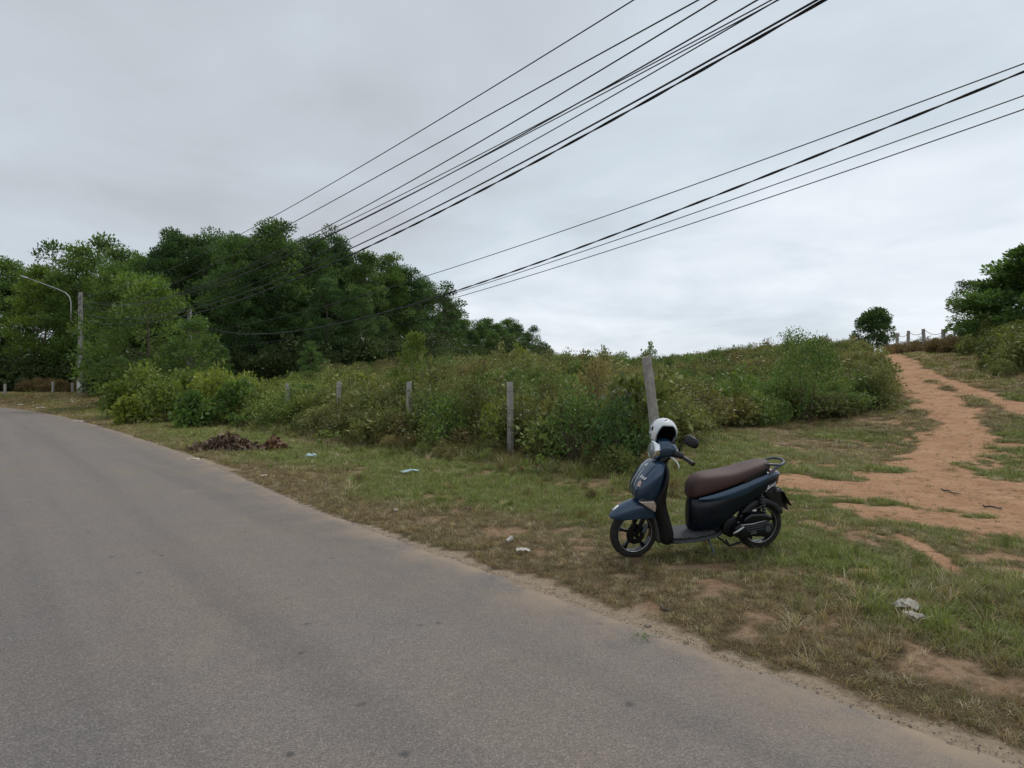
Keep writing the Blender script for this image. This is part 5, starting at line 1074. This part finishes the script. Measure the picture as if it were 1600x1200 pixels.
# paper cup lying on its side
x, y, z = at(796, 847); cup = empty('paper_cup', (x, y, z + 0.024), 0.6); cup.rotation_euler = (0, math.radians(72), 0.7); tag(cup, 'small white cup lying in the grass just above the paper scrap', 'litter')
Geo().lathe([(0.0, -0.035), (0.019, -0.035), (0.026, 0.035), (0.0265, 0.0355), (0.0245, 0.034), (0.0178, -0.032), (0.0, -0.032)], (0, 0, 0), 'z', 20).build('wall', PAPER, cup, auto=40)
Geo().lathe([(0.0255, 0.034), (0.0275, 0.035), (0.0275, 0.037), (0.0255, 0.0365)], (0, 0, 0), 'z', 20, True).build('rim', PAPER, cup)
# twigs and stones
def twig(px0, py0, px1, py1, rad, label, mat=None):
    a, b = np.array(at(px0, py0)), np.array(at(px1, py1)); c_ = (a + b) / 2; c_[2] = gz(c_[0], c_[1]); pts = [a + (b - a) * t + np.array([RNG.normal(0, rad), RNG.normal(0, rad * 2), rad * 1.2 + abs(RNG.normal(0, rad))]) - c_ for t in np.linspace(0, 1, 6)]
    o = Geo().tube(pts, [rad * 0.9, rad, rad * 0.95, rad * 0.8, rad * 0.7, rad * 0.4], 6).build('twig', mat or BARK, None); o.location = tuple(c_); return tag(o, label, 'twig')
DRYW = plain('dry_twig', (0.34, 0.26, 0.18), 0.9, 0.2, wear=0.3, scale=20)
twig(1472, 766, 1496, 774, 0.012, 'short dark stick lying on the bare soil left of the longer stick'); twig(1536, 794, 1564, 796, 0.014, 'longer dark stick lying flat on the bare soil right of the scooter')
twig(1430, 834, 1440, 846, 0.006, 'pale dry twig standing out from grass right of the scooter tail', DRYW); twig(765, 828, 778, 818, 0.006, 'pale dry twig in brown grass above the small cup', DRYW); twig(1030, 952, 1048, 960, 0.012, 'reddish stick near the road edge below the scooter')
STONE = plain('dusty_stone', (0.27, 0.225, 0.185), 0.9, 0.2, wear=0.3, scale=18, bump=0.5)
def stone_mesh(seed):
    import bmesh
    r = np.random.default_rng(seed); bm = bmesh.new(); bmesh.ops.create_icosphere(bm, subdivisions=2, radius=1.0)
    for v in bm.verts: v.co *= 1 + 0.35 * (float(vnoise(v.co.x * 1.3 + seed, v.co.y * 1.3 + v.co.z * 1.7, seed)) - 0.5); v.co.z *= 0.6
    me = bpy.data.meshes.new('stone'); bm.to_mesh(me); bm.free(); me.materials.append(STONE); return me
SM = [stone_mesh(i) for i in range(4)]
for i, (px, py, rr, lab) in enumerate(((1012, 979, 0.022, 'largest pale stone on the sandy road edge below the scooter side stand'), (950, 976, 0.013, 'dark pebble on the asphalt rim left of the largest stone'),
        (660, 862, 0.016, 'stone at the road edge where the pale sand strip begins'), (866, 922, 0.013, 'pebble on the road edge straight below the paper scrap'))):
    x, y, z = at(px, py); o = bpy.data.objects.new('stone', SM[i % 4]); COL.objects.link(o); o.location = (x, y, z + rr * 0.35); o.scale = (rr,) * 3; o.rotation_euler = (0, 0, i)
    tag(o, lab, 'stone')
r = np.random.default_rng(90); sv = r.uniform(-3, 14, 2600); dd = np.abs(r.normal(0.05, 0.14, 2600)) - 0.03; X, Y = to_xy(sv, edge_n(sv) + dd); m_ = len(X)
GRV = source_collection('gravel_bit', SM); q = r.uniform(0.002, 0.0065, m_)
scatter('edge_gravel', np.stack([X, Y, np.maximum(terrain(X, Y), np.where(dd < 0.03, zroad(sv) + 0.012, -9)) + q * 0.3], -1), np.stack([r.uniform(0, 6, m_)] * 3, -1), np.stack([q, q, q], -1), r.integers(0, 4, m_), np.ones((m_, 3)), GRV, 'loose grit along the crumbling asphalt edge', 'gravel')
